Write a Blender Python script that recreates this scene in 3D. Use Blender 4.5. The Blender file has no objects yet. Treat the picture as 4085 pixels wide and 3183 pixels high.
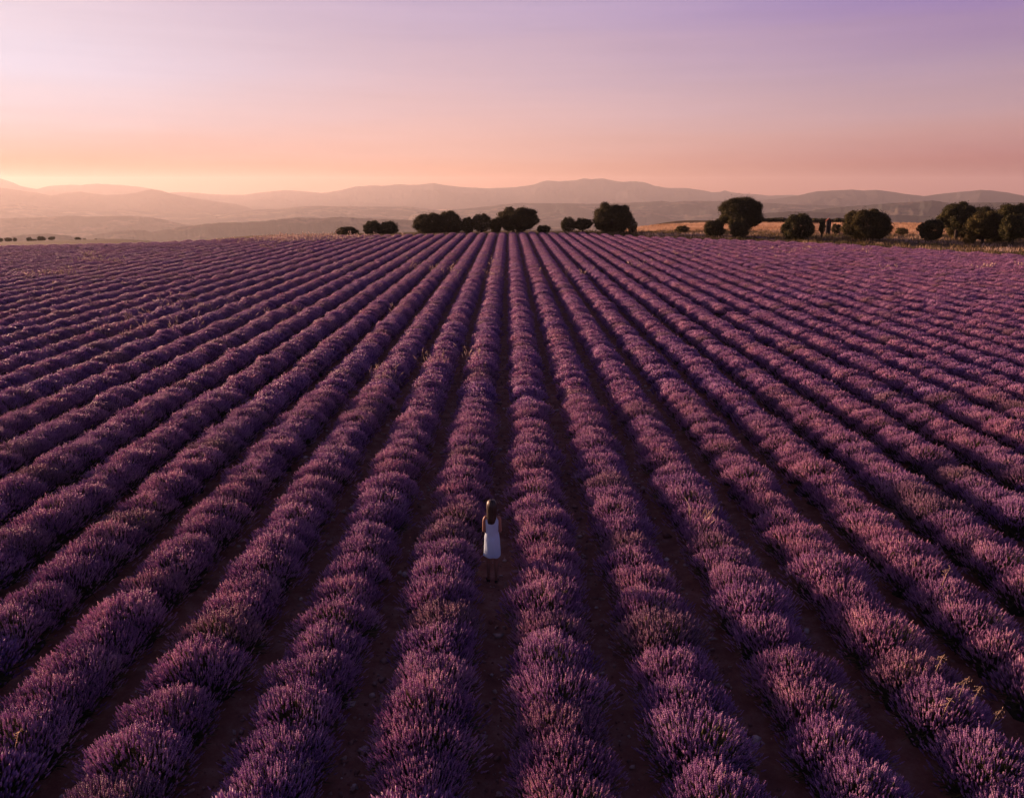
import bpy, math, random
import numpy as np
from mathutils import Vector, Matrix, Quaternion

scene = bpy.context.scene
COL = scene.collection
R = math.radians

# ------------------------------------------------------------------ camera
CAM_H = 7.11
PITCH = 14.8
YAW = -0.24
cam_data = bpy.data.cameras.new('camera')
cam_data.sensor_fit = 'HORIZONTAL'
cam_data.sensor_width = 36.0
cam_data.lens = 36.0 * 1650 / 2184
cam_data.clip_start = 0.1
cam_data.clip_end = 60000
cam = bpy.data.objects.new('camera', cam_data)
cam.location = (0, 0, CAM_H)
cam.rotation_euler = (R(90 - PITCH), 0, R(YAW))
COL.objects.link(cam)
scene.camera = cam

# ------------------------------------------------------------------ sky
SUN_AZ = -54.0      # degrees from the +Y axis, negative = left
SUN_EL = 6.0
SUN_STRENGTH = 5.0


def s2l(c):
    c = c / 255.0
    return c / 12.92 if c <= 0.04045 else ((c + 0.055) / 1.055) ** 2.4


def rgb(r, g, b, a=1.0):
    return (s2l(r), s2l(g), s2l(b), a)


world = bpy.data.worlds.new('World')
scene.world = world
world.use_nodes = True
nt = world.node_tree
nt.nodes.clear()


def wn(kind, **kw):
    n = nt.nodes.new(kind)
    for k, v in kw.items():
        setattr(n, k, v)
    return n


def wmath(op, a, b=None, clamp=False):
    n = nt.nodes.new('ShaderNodeMath')
    n.operation = op
    n.use_clamp = clamp
    for i, v in enumerate((a, b)):
        if v is None:
            continue
        if isinstance(v, (int, float)):
            n.inputs[i].default_value = v
        else:
            nt.links.new(v, n.inputs[i])
    return n.outputs[0]


tc = wn('ShaderNodeTexCoord')
sep = wn('ShaderNodeSeparateXYZ')
nt.links.new(tc.outputs['Generated'], sep.inputs[0])
zc = wmath('MAXIMUM', sep.outputs[2], 0.0)
el = wmath('DIVIDE', wmath('ARCSINE', zc), math.pi / 2)
pos = wmath('SQRT', el)
flat = wn('ShaderNodeCombineXYZ')
nt.links.new(sep.outputs[0], flat.inputs[0])
nt.links.new(sep.outputs[1], flat.inputs[1])
nrm = wn('ShaderNodeVectorMath', operation='NORMALIZE')
nt.links.new(flat.outputs[0], nrm.inputs[0])
dot = wn('ShaderNodeVectorMath', operation='DOT_PRODUCT')
nt.links.new(nrm.outputs[0], dot.inputs[0])
dot.inputs[1].default_value = (math.sin(R(SUN_AZ)), math.cos(R(SUN_AZ)), 0)
ang = wmath('ARCCOSINE', wmath('MINIMUM', wmath('MAXIMUM', dot.outputs['Value'], -1.0), 1.0))
# faint drifting streaks in the high haze
mp = wn('ShaderNodeMapping')
mp.inputs['Scale'].default_value = (1.2, 1.2, 14.0)
mp.inputs['Rotation'].default_value = (R(3), R(4), 0)
nt.links.new(tc.outputs['Generated'], mp.inputs[0])
nz = wn('ShaderNodeTexNoise')
nz.inputs['Scale'].default_value = 2.2
nz.inputs['Detail'].default_value = 6
nt.links.new(mp.outputs[0], nz.inputs['Vector'])
streak = wmath('SUBTRACT', nz.outputs['Fac'], 0.5)
pos = wmath('ADD', pos, wmath('MULTIPLY', streak, 0.05))


def sky_ramp(stops):
    n = wn('ShaderNodeValToRGB')
    n.color_ramp.interpolation = 'CARDINAL'
    e = n.color_ramp.elements
    while len(e) > 1:
        e.remove(e[-1])
    for i, (deg, c) in enumerate(stops):
        p = math.sqrt(deg / 90.0)
        el_ = e[0] if i == 0 else e.new(p)
        el_.position = p
        el_.color = rgb(*c)
    nt.links.new(pos, n.inputs[0])
    return n.outputs[0]


rampL = sky_ramp([(0, (120, 50, 14)), (1, (140, 76, 44)), (2.2, (180, 136, 124)), (4.5, (214, 196, 203)), (7.5, (226, 222, 242)), (12.5, (229, 207, 217)),
                  (22, (180, 152, 182)), (45, (92, 83, 128)), (90, (58, 60, 104))])
rampC = sky_ramp([(0, (194, 124, 94)), (1.2, (207, 142, 116)), (2.2, (221, 164, 146)), (4.2, (227, 181, 176)), (7, (218, 184, 193)), (10, (204, 177, 196)), (12.5, (193, 170, 198)),
                  (22, (148, 128, 168)), (45, (84, 78, 124)), (90, (57, 60, 103))])
rampR = sky_ramp([(0, (152, 82, 74)), (1.2, (162, 98, 94)), (2.2, (178, 118, 117)), (4.2, (192, 148, 150)), (7, (178, 148, 167)), (10, (160, 132, 174)), (12.5, (145, 120, 178)),
                  (22, (122, 106, 158)), (45, (78, 76, 121)), (90, (56, 59, 102))])
rampB = sky_ramp([(0, (140, 118, 150)), (2, (140, 118, 152)), (4.5, (142, 118, 158)), (7.5, (140, 117, 163)), (12.5, (126, 112, 164)),
                  (22, (104, 98, 150)), (45, (74, 75, 121)), (90, (56, 59, 102))])


def smooth(a, lo, hi):
    n = wn('ShaderNodeMapRange', interpolation_type='SMOOTHSTEP')
    n.inputs[1].default_value = R(lo)
    n.inputs[2].default_value = R(hi)
    nt.links.new(a, n.inputs[0])
    return n.outputs[0]


def mixc(f, a, b, blend='MIX'):
    n = wn('ShaderNodeMix', data_type='RGBA', blend_type=blend)
    if isinstance(f, (int, float)):
        n.inputs[0].default_value = f
    else:
        nt.links.new(f, n.inputs[0])
    nt.links.new(a, n.inputs[6])
    nt.links.new(b, n.inputs[7])
    return n.outputs[2]


skyc = mixc(smooth(ang, 8, 52), rampL, rampC)
skyc = mixc(smooth(ang, 44, 90), skyc, rampR)
skyc = mixc(smooth(ang, 89, 150), skyc, rampB)
# warm aureole round the low sun, left of the picture
dot3 = wn('ShaderNodeVectorMath', operation='DOT_PRODUCT')
nt.links.new(tc.outputs['Generated'], dot3.inputs[0])
dot3.inputs[1].default_value = (math.sin(R(SUN_AZ)) * math.cos(R(SUN_EL)), math.cos(R(SUN_AZ)) * math.cos(R(SUN_EL)), math.sin(R(SUN_EL)))
th3 = wmath('ARCCOSINE', wmath('MINIMUM', wmath('MAXIMUM', dot3.outputs['Value'], -1.0), 1.0))


def gauss(width):
    q = wmath('DIVIDE', th3, R(width))
    return wmath('EXPONENT', wmath('MULTIPLY', wmath('MULTIPLY', q, q), -1.0))


glow = wmath('ADD', wmath('MULTIPLY', gauss(7), 2.0), wmath('MULTIPLY', gauss(18), 0.03))
gl_em = wn('ShaderNodeBackground')
gl_em.inputs[0].default_value = (1.0, 0.52, 0.30, 1)
nt.links.new(glow, gl_em.inputs[1])
# thin uneven veils of cloud, a few percent brighter or dimmer
mp2 = wn('ShaderNodeMapping')
mp2.inputs['Scale'].default_value = (1.6, 1.6, 26.0)
mp2.inputs['Rotation'].default_value = (R(-2), R(3), 0)
nt.links.new(tc.outputs['Generated'], mp2.inputs[0])
nz2 = wn('ShaderNodeTexNoise')
nz2.inputs['Scale'].default_value = 2.6
nz2.inputs['Detail'].default_value = 8
nz2.inputs['Roughness'].default_value = 0.6
nt.links.new(mp2.outputs[0], nz2.inputs['Vector'])
veil = wmath('ADD', wmath('MULTIPLY', wmath('SUBTRACT', nz2.outputs['Fac'], 0.5), 0.15), 1.0)
vc = wn('ShaderNodeCombineColor')
for k_ in range(3):
    nt.links.new(veil, vc.inputs[k_])
skyc = mixc(1.0, skyc, vc.outputs[0], 'MULTIPLY')
nishita = wn('ShaderNodeTexSky', sky_type='NISHITA')
nishita.sun_disc = False
nishita.sun_elevation = R(SUN_EL)
nishita.sun_rotation = R(SUN_AZ)
nishita.dust_density = 2.0
skyn = wn('ShaderNodeBackground')
nt.links.new(nishita.outputs[0], skyn.inputs[0])
skyn.inputs[1].default_value = 0.0008
bg = wn('ShaderNodeBackground')
nt.links.new(skyc, bg.inputs[0])
bg.inputs[1].default_value = 0.39
addb = wn('ShaderNodeAddShader')
nt.links.new(bg.outputs[0], addb.inputs[0])
nt.links.new(skyn.outputs[0], addb.inputs[1])
addg = wn('ShaderNodeAddShader')
nt.links.new(addb.outputs[0], addg.inputs[0])
nt.links.new(gl_em.outputs[0], addg.inputs[1])
wo = wn('ShaderNodeOutputWorld')
nt.links.new(addg.outputs[0], wo.inputs[0])

# ------------------------------------------------------------------ sun
sd = bpy.data.lights.new('sun', 'SUN')
sd.energy = SUN_STRENGTH
sd.angle = R(3)
sd.color = (1.0, 0.53, 0.35)
sun = bpy.data.objects.new('sun', sd)
sdir = Vector((math.sin(R(SUN_AZ)) * math.cos(R(SUN_EL)), math.cos(R(SUN_AZ)) * math.cos(R(SUN_EL)), math.sin(R(SUN_EL))))
sun.rotation_euler = sdir.to_track_quat('Z', 'Y').to_euler()
sun.location = (-30, 20, 30)
COL.objects.link(sun)

# ------------------------------------------------------------------ exposure and render
scene.view_settings.view_transform = 'Standard'
scene.view_settings.look = 'None'
scene.view_settings.exposure = 1.33
scene.view_settings.gamma = 1.0
scene.view_settings.use_curve_mapping = False
scene.render.engine = 'CYCLES'
cy = scene.cycles
cy.max_bounces = 4
cy.diffuse_bounces = 2
cy.glossy_bounces = 2
cy.transmission_bounces = 4
cy.transparent_max_bounces = 4
cy.volume_bounces = 1
cy.use_denoising = True
try:
    cy.denoiser = 'OPENIMAGEDENOISE'
    cy.denoising_input_passes = 'RGB_ALBEDO_NORMAL'
except Exception:
    pass

# ------------------------------------------------------------------ picture geometry
F_PX = 1650.0 * 4085 / 2184      # focal length in pixels of the photograph
CX, CY = 4085 / 2, 3183 / 2
_rot = cam.rotation_euler.to_matrix()


def ray(px, py):
    return (_rot @ Vector(((px - CX) / F_PX, -(py - CY) / F_PX, -1.0))).normalized()


def on_plane(px, py, z=0.0):
    d = ray(px, py)
    t = (z - CAM_H) / d.z
    return Vector((d.x * t, d.y * t, z))


def azel(px, py):
    d = ray(px, py)
    return math.atan2(d.x, d.y), d.z / math.hypot(d.x, d.y)


def project(p):
    v = _rot.transposed() @ (Vector(p) - Vector((0, 0, CAM_H)))
    if v.z >= -0.01:
        return None
    return CX + F_PX * v.x / -v.z, CY - F_PX * v.y / -v.z, -v.z


# ------------------------------------------------------------------ helpers
def sstep(x, lo, hi):
    t = np.clip((np.asarray(x, float) - lo) / (hi - lo), 0, 1)
    return t * t * (3 - 2 * t)


class VNoise:
    def __init__(self, seed, n=256):
        self.t = np.random.default_rng(seed).random((n, n))
        self.n = n

    def __call__(self, x, y):
        x = np.asarray(x, float); y = np.asarray(y, float)
        xi = np.floor(x).astype(int); yi = np.floor(y).astype(int)
        fx = x - xi; fy = y - yi
        fx = fx * fx * (3 - 2 * fx); fy = fy * fy * (3 - 2 * fy)
        n = self.n; t = self.t
        a = t[xi % n, yi % n]; b = t[(xi + 1) % n, yi % n]; c = t[xi % n, (yi + 1) % n]; d = t[(xi + 1) % n, (yi + 1) % n]
        return (a * (1 - fx) + b * fx) * (1 - fy) + (c * (1 - fx) + d * fx) * fy - 0.5

    def fbm(self, x, y, o=5, g=0.5):
        s = 0; a = 1.0
        for i in range(o):
            s = s + a * self(x + 17.3 * i, y + 9.1 * i)
            x = x * 2.03; y = y * 2.03; a *= g
        return s


def make_mesh(name, verts, faces, smooth_shade=False, attrs=None, mat_idx=None):
    """verts (N,3); faces: list of integer arrays (each (M,k))"""
    me = bpy.data.meshes.new(name)
    verts = np.asarray(verts, np.float32)
    faces = [np.asarray(f, np.int32) for f in faces if len(f)]
    me.vertices.add(len(verts))
    me.vertices.foreach_set('co', verts.ravel())
    loops = np.concatenate([f.ravel() for f in faces])
    starts = []
    off = 0
    for f in faces:
        k = f.shape[1]
        starts.append(off + np.arange(len(f)) * k)
        off += f.size
    starts = np.concatenate(starts).astype(np.int32)
    me.loops.add(len(loops))
    me.loops.foreach_set('vertex_index', loops.astype(np.int32))
    me.polygons.add(len(starts))
    me.polygons.foreach_set('loop_start', starts)
    if mat_idx is not None:
        me.polygons.foreach_set('material_index', np.asarray(mat_idx, np.int32))
    if smooth_shade:
        me.polygons.foreach_set('use_smooth', np.ones(len(starts), bool))
    me.update(calc_edges=True)
    if attrs:
        for k, v in attrs.items():
            a = me.attributes.new(k, 'FLOAT', 'POINT')
            a.data.foreach_set('value', np.asarray(v, np.float32))
    return me


class Geo:
    """collects vertices and faces for one mesh"""
    def __init__(self):
        self.v = []; self.f3 = []; self.f4 = []; self.n = 0; self.a = []
        self.m3 = []; self.m4 = []

    def add(self, v, f3=None, f4=None, a=0.5, m=0):
        v = np.asarray(v, float).reshape(-1, 3)
        if f3 is not None and len(f3):
            f3 = np.asarray(f3, int).reshape(-1, 3)
            self.f3.append(f3 + self.n); self.m3.append(np.full(len(f3), m))
        if f4 is not None and len(f4):
            f4 = np.asarray(f4, int).reshape(-1, 4)
            self.f4.append(f4 + self.n); self.m4.append(np.full(len(f4), m))
        self.v.append(v)
        self.a.append(np.broadcast_to(np.asarray(a, float), (len(v),)).copy())
        self.n += len(v)

    def mesh(self, name, smooth_shade=False):
        fs = []; ms = []
        if self.f3:
            fs.append(np.concatenate(self.f3)); ms.append(np.concatenate(self.m3))
        if self.f4:
            fs.append(np.concatenate(self.f4)); ms.append(np.concatenate(self.m4))
        return make_mesh(name, np.concatenate(self.v), fs, smooth_shade, {'tint': np.concatenate(self.a)}, np.concatenate(ms))


def link(name, me, mats=None, parent=None):
    o = bpy.data.objects.new(name, me)
    COL.objects.link(o)
    if mats:
        for m in (mats if isinstance(mats, (list, tuple)) else [mats]):
            if me is not None and len(me.materials) < (len(mats) if isinstance(mats, (list, tuple)) else 1):
                me.materials.append(m)
    if parent:
        o.parent = parent
    return o


def empty(name, loc):
    o = bpy.data.objects.new(name, None)
    o.location = loc
    o.empty_display_size = 0.2
    COL.objects.link(o)
    return o


def tag(o, label, cat, group=None):
    o['label'] = label
    o['category'] = cat
    if group:
        o['group'] = group
    return o


def kind(o, k, label=None, cat=None):
    o['kind'] = k
    if label:
        o['label'] = label
    if cat:
        o['category'] = cat
    return o


# ------------------------------------------------------------------ materials
class Mat:
    def __init__(self, name):
        self.m = bpy.data.materials.new(name)
        self.m.use_nodes = True
        self.t = self.m.node_tree
        self.t.nodes.clear()

    def n(self, kind_, **kw):
        nd = self.t.nodes.new(kind_)
        for k, v in kw.items():
            setattr(nd, k, v)
        return nd

    def l(self, a, b):
        self.t.links.new(a, b)

    def attr(self, name):
        a = self.n('ShaderNodeAttribute')
        a.attribute_name = name
        return a.outputs['Fac']

    def ramp(self, fac, stops):
        r = self.n('ShaderNodeValToRGB')
        e = r.color_ramp.elements
        while len(e) > 1:
            e.remove(e[-1])
        for i, (p, c) in enumerate(stops):
            q = e[0] if i == 0 else e.new(p)
            q.position = p
            q.color = (*c, 1)
        self.l(fac, r.inputs[0])
        return r.outputs[0]

    def noise(self, scale, detail=4, rough=0.55, coord='Object', vscale=None):
        tcn = self.n('ShaderNodeTexCoord')
        v = tcn.outputs[coord]
        if vscale:
            mpn = self.n('ShaderNodeMapping')
            mpn.inputs['Scale'].default_value = vscale
            self.l(v, mpn.inputs[0])
            v = mpn.outputs[0]
        nzn = self.n('ShaderNodeTexNoise')
        nzn.inputs['Scale'].default_value = scale
        nzn.inputs['Detail'].default_value = detail
        nzn.inputs['Roughness'].default_value = rough
        self.l(v, nzn.inputs['Vector'])
        return nzn.outputs['Fac']

    def mix(self, f, a, b, blend='MIX'):
        nd = self.n('ShaderNodeMix', data_type='RGBA', blend_type=blend)
        for i, v in ((0, f), (6, a), (7, b)):
            if isinstance(v, (int, float)):
                nd.inputs[i].default_value = v
            elif isinstance(v, tuple):
                nd.inputs[i].default_value = (*v, 1) if len(v) == 3 else v
            else:
                self.l(v, nd.inputs[i])
        return nd.outputs[2]

    def math(self, op, a, b=0.0):
        nd = self.n('ShaderNodeMath', operation=op)
        for i, v in enumerate((a, b)):
            if isinstance(v, (int, float)):
                nd.inputs[i].default_value = v
            else:
                self.l(v, nd.inputs[i])
        return nd.outputs[0]

    def rnd(self):
        return self.n('ShaderNodeObjectInfo').outputs['Random']

    def out(self, color, rough=0.9, spec=0.2, transl=0.0, bump=None, bump_d=0.02, bump_s=0.6, sheen=0.0):
        b = self.n('ShaderNodeBsdfPrincipled')
        if sheen:
            b.inputs['Sheen Weight'].default_value = sheen
            b.inputs['Sheen Roughness'].default_value = 0.35
            b.inputs['Sheen Tint'].default_value = (1.0, 0.82, 0.88, 1)
        if isinstance(color, tuple):
            b.inputs['Base Color'].default_value = (*color, 1)
        else:
            self.l(color, b.inputs['Base Color'])
        b.inputs['Roughness'].default_value = rough
        b.inputs['Specular IOR Level'].default_value = spec
        if bump is not None:
            bn = self.n('ShaderNodeBump')
            bn.inputs['Distance'].default_value = bump_d
            bn.inputs['Strength'].default_value = bump_s
            self.l(bump, bn.inputs['Height'])
            self.l(bn.outputs[0], b.inputs['Normal'])
        sh = b.outputs[0]
        if transl > 0:
            tr = self.n('ShaderNodeBsdfTranslucent')
            if isinstance(color, tuple):
                tr.inputs[0].default_value = (*color, 1)
            else:
                self.l(color, tr.inputs[0])
            mx = self.n('ShaderNodeMixShader')
            mx.inputs[0].default_value = transl
            self.l(sh, mx.inputs[1])
            self.l(tr.outputs[0], mx.inputs[2])
            sh = mx.outputs[0]
        o = self.n('ShaderNodeOutputMaterial')
        self.l(sh, o.inputs['Surface'])
        return self.m


M = {}
m = Mat('lavender_flower')
c = m.ramp(m.attr('tint'), [(0.0, (0.17, 0.085, 0.29)), (0.45, (0.43, 0.215, 0.46)), (0.8, (0.64, 0.38, 0.60)), (1.0, (0.80, 0.57, 0.65))])
# bloom differs from plant to plant and in wide patches over the field
oi = m.n('ShaderNodeObjectInfo')
pn = m.n('ShaderNodeTexNoise'); pn.inputs['Scale'].default_value = 0.22; pn.inputs['Detail'].default_value = 3
m.l(oi.outputs['Location'], pn.inputs['Vector'])
c = m.mix(m.math('MULTIPLY', oi.outputs['Random'], 0.55), c, m.mix(1.0, c, (0.86, 0.80, 0.74), 'MULTIPLY'))
pf = m.n('ShaderNodeMapRange'); pf.inputs[1].default_value = 0.38; pf.inputs[2].default_value = 0.66
m.l(pn.outputs['Fac'], pf.inputs[0])
c2 = m.mix(pf.outputs[0], m.mix(1.0, c, (0.90, 0.90, 1.0), 'MULTIPLY'), m.mix(1.0, c, (1.08, 1.02, 0.94), 'MULTIPLY'))
dull = m.n('ShaderNodeMapRange'); dull.inputs[1].default_value = 0.86; dull.inputs[2].default_value = 1.0
m.l(oi.outputs['Random'], dull.inputs[0])
c2 = m.mix(m.math('MULTIPLY', dull.outputs[0], 0.42), c2, (0.27, 0.19, 0.17))      # plants past their bloom
M['flower'] = m.out(c2, rough=0.42, spec=0.6, transl=0.46, sheen=0.22)
m = Mat('lavender_foliage')
c = m.ramp(m.attr('tint'), [(0.0, (0.034, 0.036, 0.020)), (0.5, (0.10, 0.105, 0.045)), (1.0, (0.22, 0.20, 0.075))])
M['foliage'] = m.out(c, rough=0.7, spec=0.25, transl=0.15)
m = Mat('holm_oak_leaves')
c = m.ramp(m.attr('tint'), [(0.0, (0.020, 0.026, 0.010)), (0.6, (0.046, 0.050, 0.019)), (1.0, (0.12, 0.105, 0.036))])
c = m.mix(m.math('MULTIPLY', m.rnd(), 0.5), c, m.mix(1.0, c, (1.35, 1.05, 0.8), 'MULTIPLY'))
M['leaf'] = m.out(c, rough=0.7, spec=0.12, transl=0.25)
m = Mat('bark')
M['bark'] = m.out(m.ramp(m.noise(9.0, 5), [(0.3, (0.018, 0.014, 0.011)), (0.7, (0.05, 0.04, 0.032))]), rough=0.9, bump=m.noise(20, 4), bump_d=0.03)
m = Mat('dry_grass')
c = m.ramp(m.attr('tint'), [(0.0, (0.06, 0.055, 0.022)), (0.4, (0.16, 0.115, 0.045)), (0.8, (0.58, 0.43, 0.31)), (1.0, (0.80, 0.66, 0.54))])
M['grass'] = m.out(c, rough=0.7, spec=0.25, transl=0.35)
m = Mat('wheat')
c = m.ramp(m.attr('tint'), [(0.0, (0.36, 0.22, 0.11)), (0.6, (0.55, 0.37, 0.22)), (1.0, (0.66, 0.48, 0.32))])
M['wheat'] = m.out(c, rough=0.7, spec=0.2, transl=0.35)

# ground: red clay in the field, dry grass on the verge, patchwork far away
m = Mat('ground')
zone = m.attr('zone')     # 0 soil, 1 verge
zone2 = m.attr('wheat')
far = m.attr('far')
soil = m.ramp(m.noise(2.3, 8, 0.7), [(0.25, (0.20, 0.085, 0.060)), (0.5, (0.33, 0.15, 0.105)), (0.64, (0.42, 0.23, 0.175)), (0.78, (0.55, 0.38, 0.31))])
verge = m.ramp(m.noise(0.45, 8, 0.65), [(0.3, (0.045, 0.038, 0.018)), (0.5, (0.10, 0.075, 0.032)), (0.68, (0.22, 0.145, 0.062))])
patch = m.ramp(m.noise(0.0016, 6, 0.6), [(0.35, (0.05, 0.045, 0.025)), (0.5, (0.085, 0.07, 0.04)), (0.54, (0.24, 0.17, 0.09)), (0.60, (0.09, 0.08, 0.045)), (0.7, (0.06, 0.055, 0.03))])
c = m.mix(zone, soil, verge)
c = m.mix(zone2, c, (0.46, 0.28, 0.14))
c = m.mix(far, c, patch)
M['ground'] = m.out(c, rough=0.95, spec=0.1, bump=m.noise(11.0, 7, 0.7), bump_d=0.06, bump_s=0.9)

for nm, cols in (('near_hills', [(0.3, (0.028, 0.038, 0.034)), (0.52, (0.048, 0.056, 0.048)), (0.58, (0.15, 0.125, 0.09)), (0.62, (0.052, 0.058, 0.05)), (0.8, (0.038, 0.046, 0.04))]),  # near hills: a bluish haze cast is painted into the scrub greens
                 ('mountains', [(0.3, (0.03, 0.032, 0.03)), (0.7, (0.06, 0.055, 0.05))])):
    m = Mat(nm)
    M[nm] = m.out(m.ramp(m.noise(0.0022 if nm == 'near_hills' else 0.001, 8, 0.6, vscale=(1, 1, 2.5)), cols), rough=1.0, spec=0.0)

m = Mat('stone_chips')
M['stone'] = m.out(m.ramp(m.attr('tint'), [(0.0, (0.24, 0.11, 0.08)), (0.5, (0.42, 0.27, 0.22)), (1.0, (0.68, 0.57, 0.50))]), rough=0.9)

# ------------------------------------------------------------------ field outline in plan
edge_px = [(-900, 992), (-400, 991), (0, 989), (450, 981), (900, 967), (1300, 958), (1500, 952), (1700, 948), (1900, 943), (2100, 941), (2300, 943), (2450, 950),
           (2600, 960), (3110, 979), (3350, 990), (3756, 1019), (4085, 1041), (4500, 1077), (5200, 1140)]
edge = [on_plane(*p) for p in edge_px]
EX = np.array([p.x for p in edge]); EY = np.array([p.y for p in edge])
edge_az = np.array([math.atan2(p.x, p.y) for p in edge]); edge_r = np.array([math.hypot(p.x, p.y) for p in edge])


def field_end(x):
    return np.interp(x, EX, EY)


N1 = VNoise(1); N2 = VNoise(2); N3 = VNoise(3)


def el_of(px, py):
    return azel(px, py)[1]


def ground_z(x, y):
    x = np.asarray(x, float); y = np.asarray(y, float)
    r = np.hypot(x, y); az = np.arctan2(x, y)
    re = np.interp(az, edge_az, edge_r)
    rw = sstep(az, R(7), R(13))
    r_drop = (re + 14) * (1 - rw) + np.maximum(re + 20, 226) * rw
    d = np.maximum(r - r_drop, 0)
    slope = 0.085
    z = -slope * d * d / (d + 35)
    floor = 300.0
    z = -floor * np.tanh(-z / floor)
    # a shelf of lower land beyond the field on the left
    e0 = el_of(100, 976); e1 = el_of(100, 972); e2 = el_of(100, 962)
    kr = np.array([0, 116, 130, 300, 420, 620, 700, 900, 1600, 4000, 40000.0])
    kz = np.array([0, 0, -0.4, CAM_H + 300 * (e0 - .004), CAM_H + 420 * e1, CAM_H + 620 * e2, CAM_H + 700 * (e2 - .0005), CAM_H + 900 * (e2 - .012), -125, -285, -300])
    wl = 1 - sstep(az, R(-27), R(-16))
    wl = np.where(np.abs(az) > R(100), 0, wl)
    zl = np.interp(r, kr, kz)
    near = np.clip(r / 60, 0, 1)
    z = z * (1 - wl) + zl * wl
    z = z + 0.05 * N1.fbm(x / 6, y / 6, 3) + sstep(r, 900, 4000) * 40 * N2.fbm(x / 900, y / 900, 4)
    return z


# ------------------------------------------------------------------ ground sheet (polar grid)
rings = np.concatenate([[0.0], np.linspace(3, 40, 60), np.linspace(41, 260, 120), np.geomspace(265, 900, 50), np.geomspace(930, 15500, 70)])
NA = 900
azs = np.linspace(-math.pi, math.pi, NA, endpoint=False)
# more columns towards the view
azs = np.sort(np.concatenate([np.linspace(-math.pi, -0.8, 160, endpoint=False), np.linspace(-0.8, 0.8, 620, endpoint=False), np.linspace(0.8, math.pi, 160, endpoint=False)]))
NA = len(azs)
rr, aa = np.meshgrid(rings, azs, indexing='ij')
gx = rr * np.sin(aa); gy = rr * np.cos(aa)
gz = ground_z(gx, gy)
# raised beds under the rows, slightly sunken furrows
ROW_D = 1.728
ROW_X0 = 0.64
bed = 0.05 * np.cos((gx - ROW_X0) / ROW_D * 2 * math.pi)
infield = ((gy < field_end(gx)) & (rr < 60))
gz = gz + np.where(infield, bed, 0)
idx = np.arange(len(rings) * NA).reshape(len(rings), NA)
a_ = idx[:-1]; b_ = idx[1:]
quads = np.stack([a_, b_, np.roll(b_, -1, 1), np.roll(a_, -1, 1)], -1).reshape(-1, 4)[:, ::-1]
zone = sstep(gy - field_end(gx), -0.5, 1.5)
wheat_far_px = [(2420, 935), (2500, 917), (2560, 908), (2640, 900), (2760, 894), (2880, 890), (3100, 893), (3400, 893), (4085, 894), (4600, 896)]
wheat_near_px = [(2420, 936), (2640, 925), (2900, 922), (3000, 922), (3250, 930), (3400, 936), (3700, 938), (4085, 940), (4600, 945)]
WF = [on_plane(*p) for p in wheat_far_px]; WN = [on_plane(*p) for p in wheat_near_px]
waz_f = np.array([math.atan2(p.x, p.y) for p in WF]); wr_f = np.array([p.xy.length for p in WF])
waz_n = np.array([math.atan2(p.x, p.y) for p in WN]); wr_n = np.array([p.xy.length for p in WN])
rf = np.interp(aa, waz_f, wr_f); rn = np.interp(aa, waz_n, wr_n)
wz = sstep(rr - rn, -1, 2) * (1 - sstep(rr - rf, -2, 2)) * sstep(aa, waz_f[0], waz_f[1]) * (1 - sstep(aa, 0.7, 0.8))
far = sstep(rr, 240, 500)
me = make_mesh('ground', np.stack([gx, gy, gz], -1).reshape(-1, 3), [quads], True, {'zone': zone.ravel(), 'wheat': wz.ravel(), 'far': far.ravel()})
ground = link('ground', me, M['ground'])
kind(ground, 'structure')
ground['label'] = 'red clay field soil running out to dry grass and valley land'

# ------------------------------------------------------------------ hills and mountains
Z1 = lambda L: [(1300 + x * 0.641, 650 + y * 0.641) for x, y in L]
Z2 = lambda L: [(2600 + x * 0.68, 700 + y * 0.68) for x, y in L]
Z3 = lambda L: [(x * 0.641, 650 + y * 0.641) for x, y in L]


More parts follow.
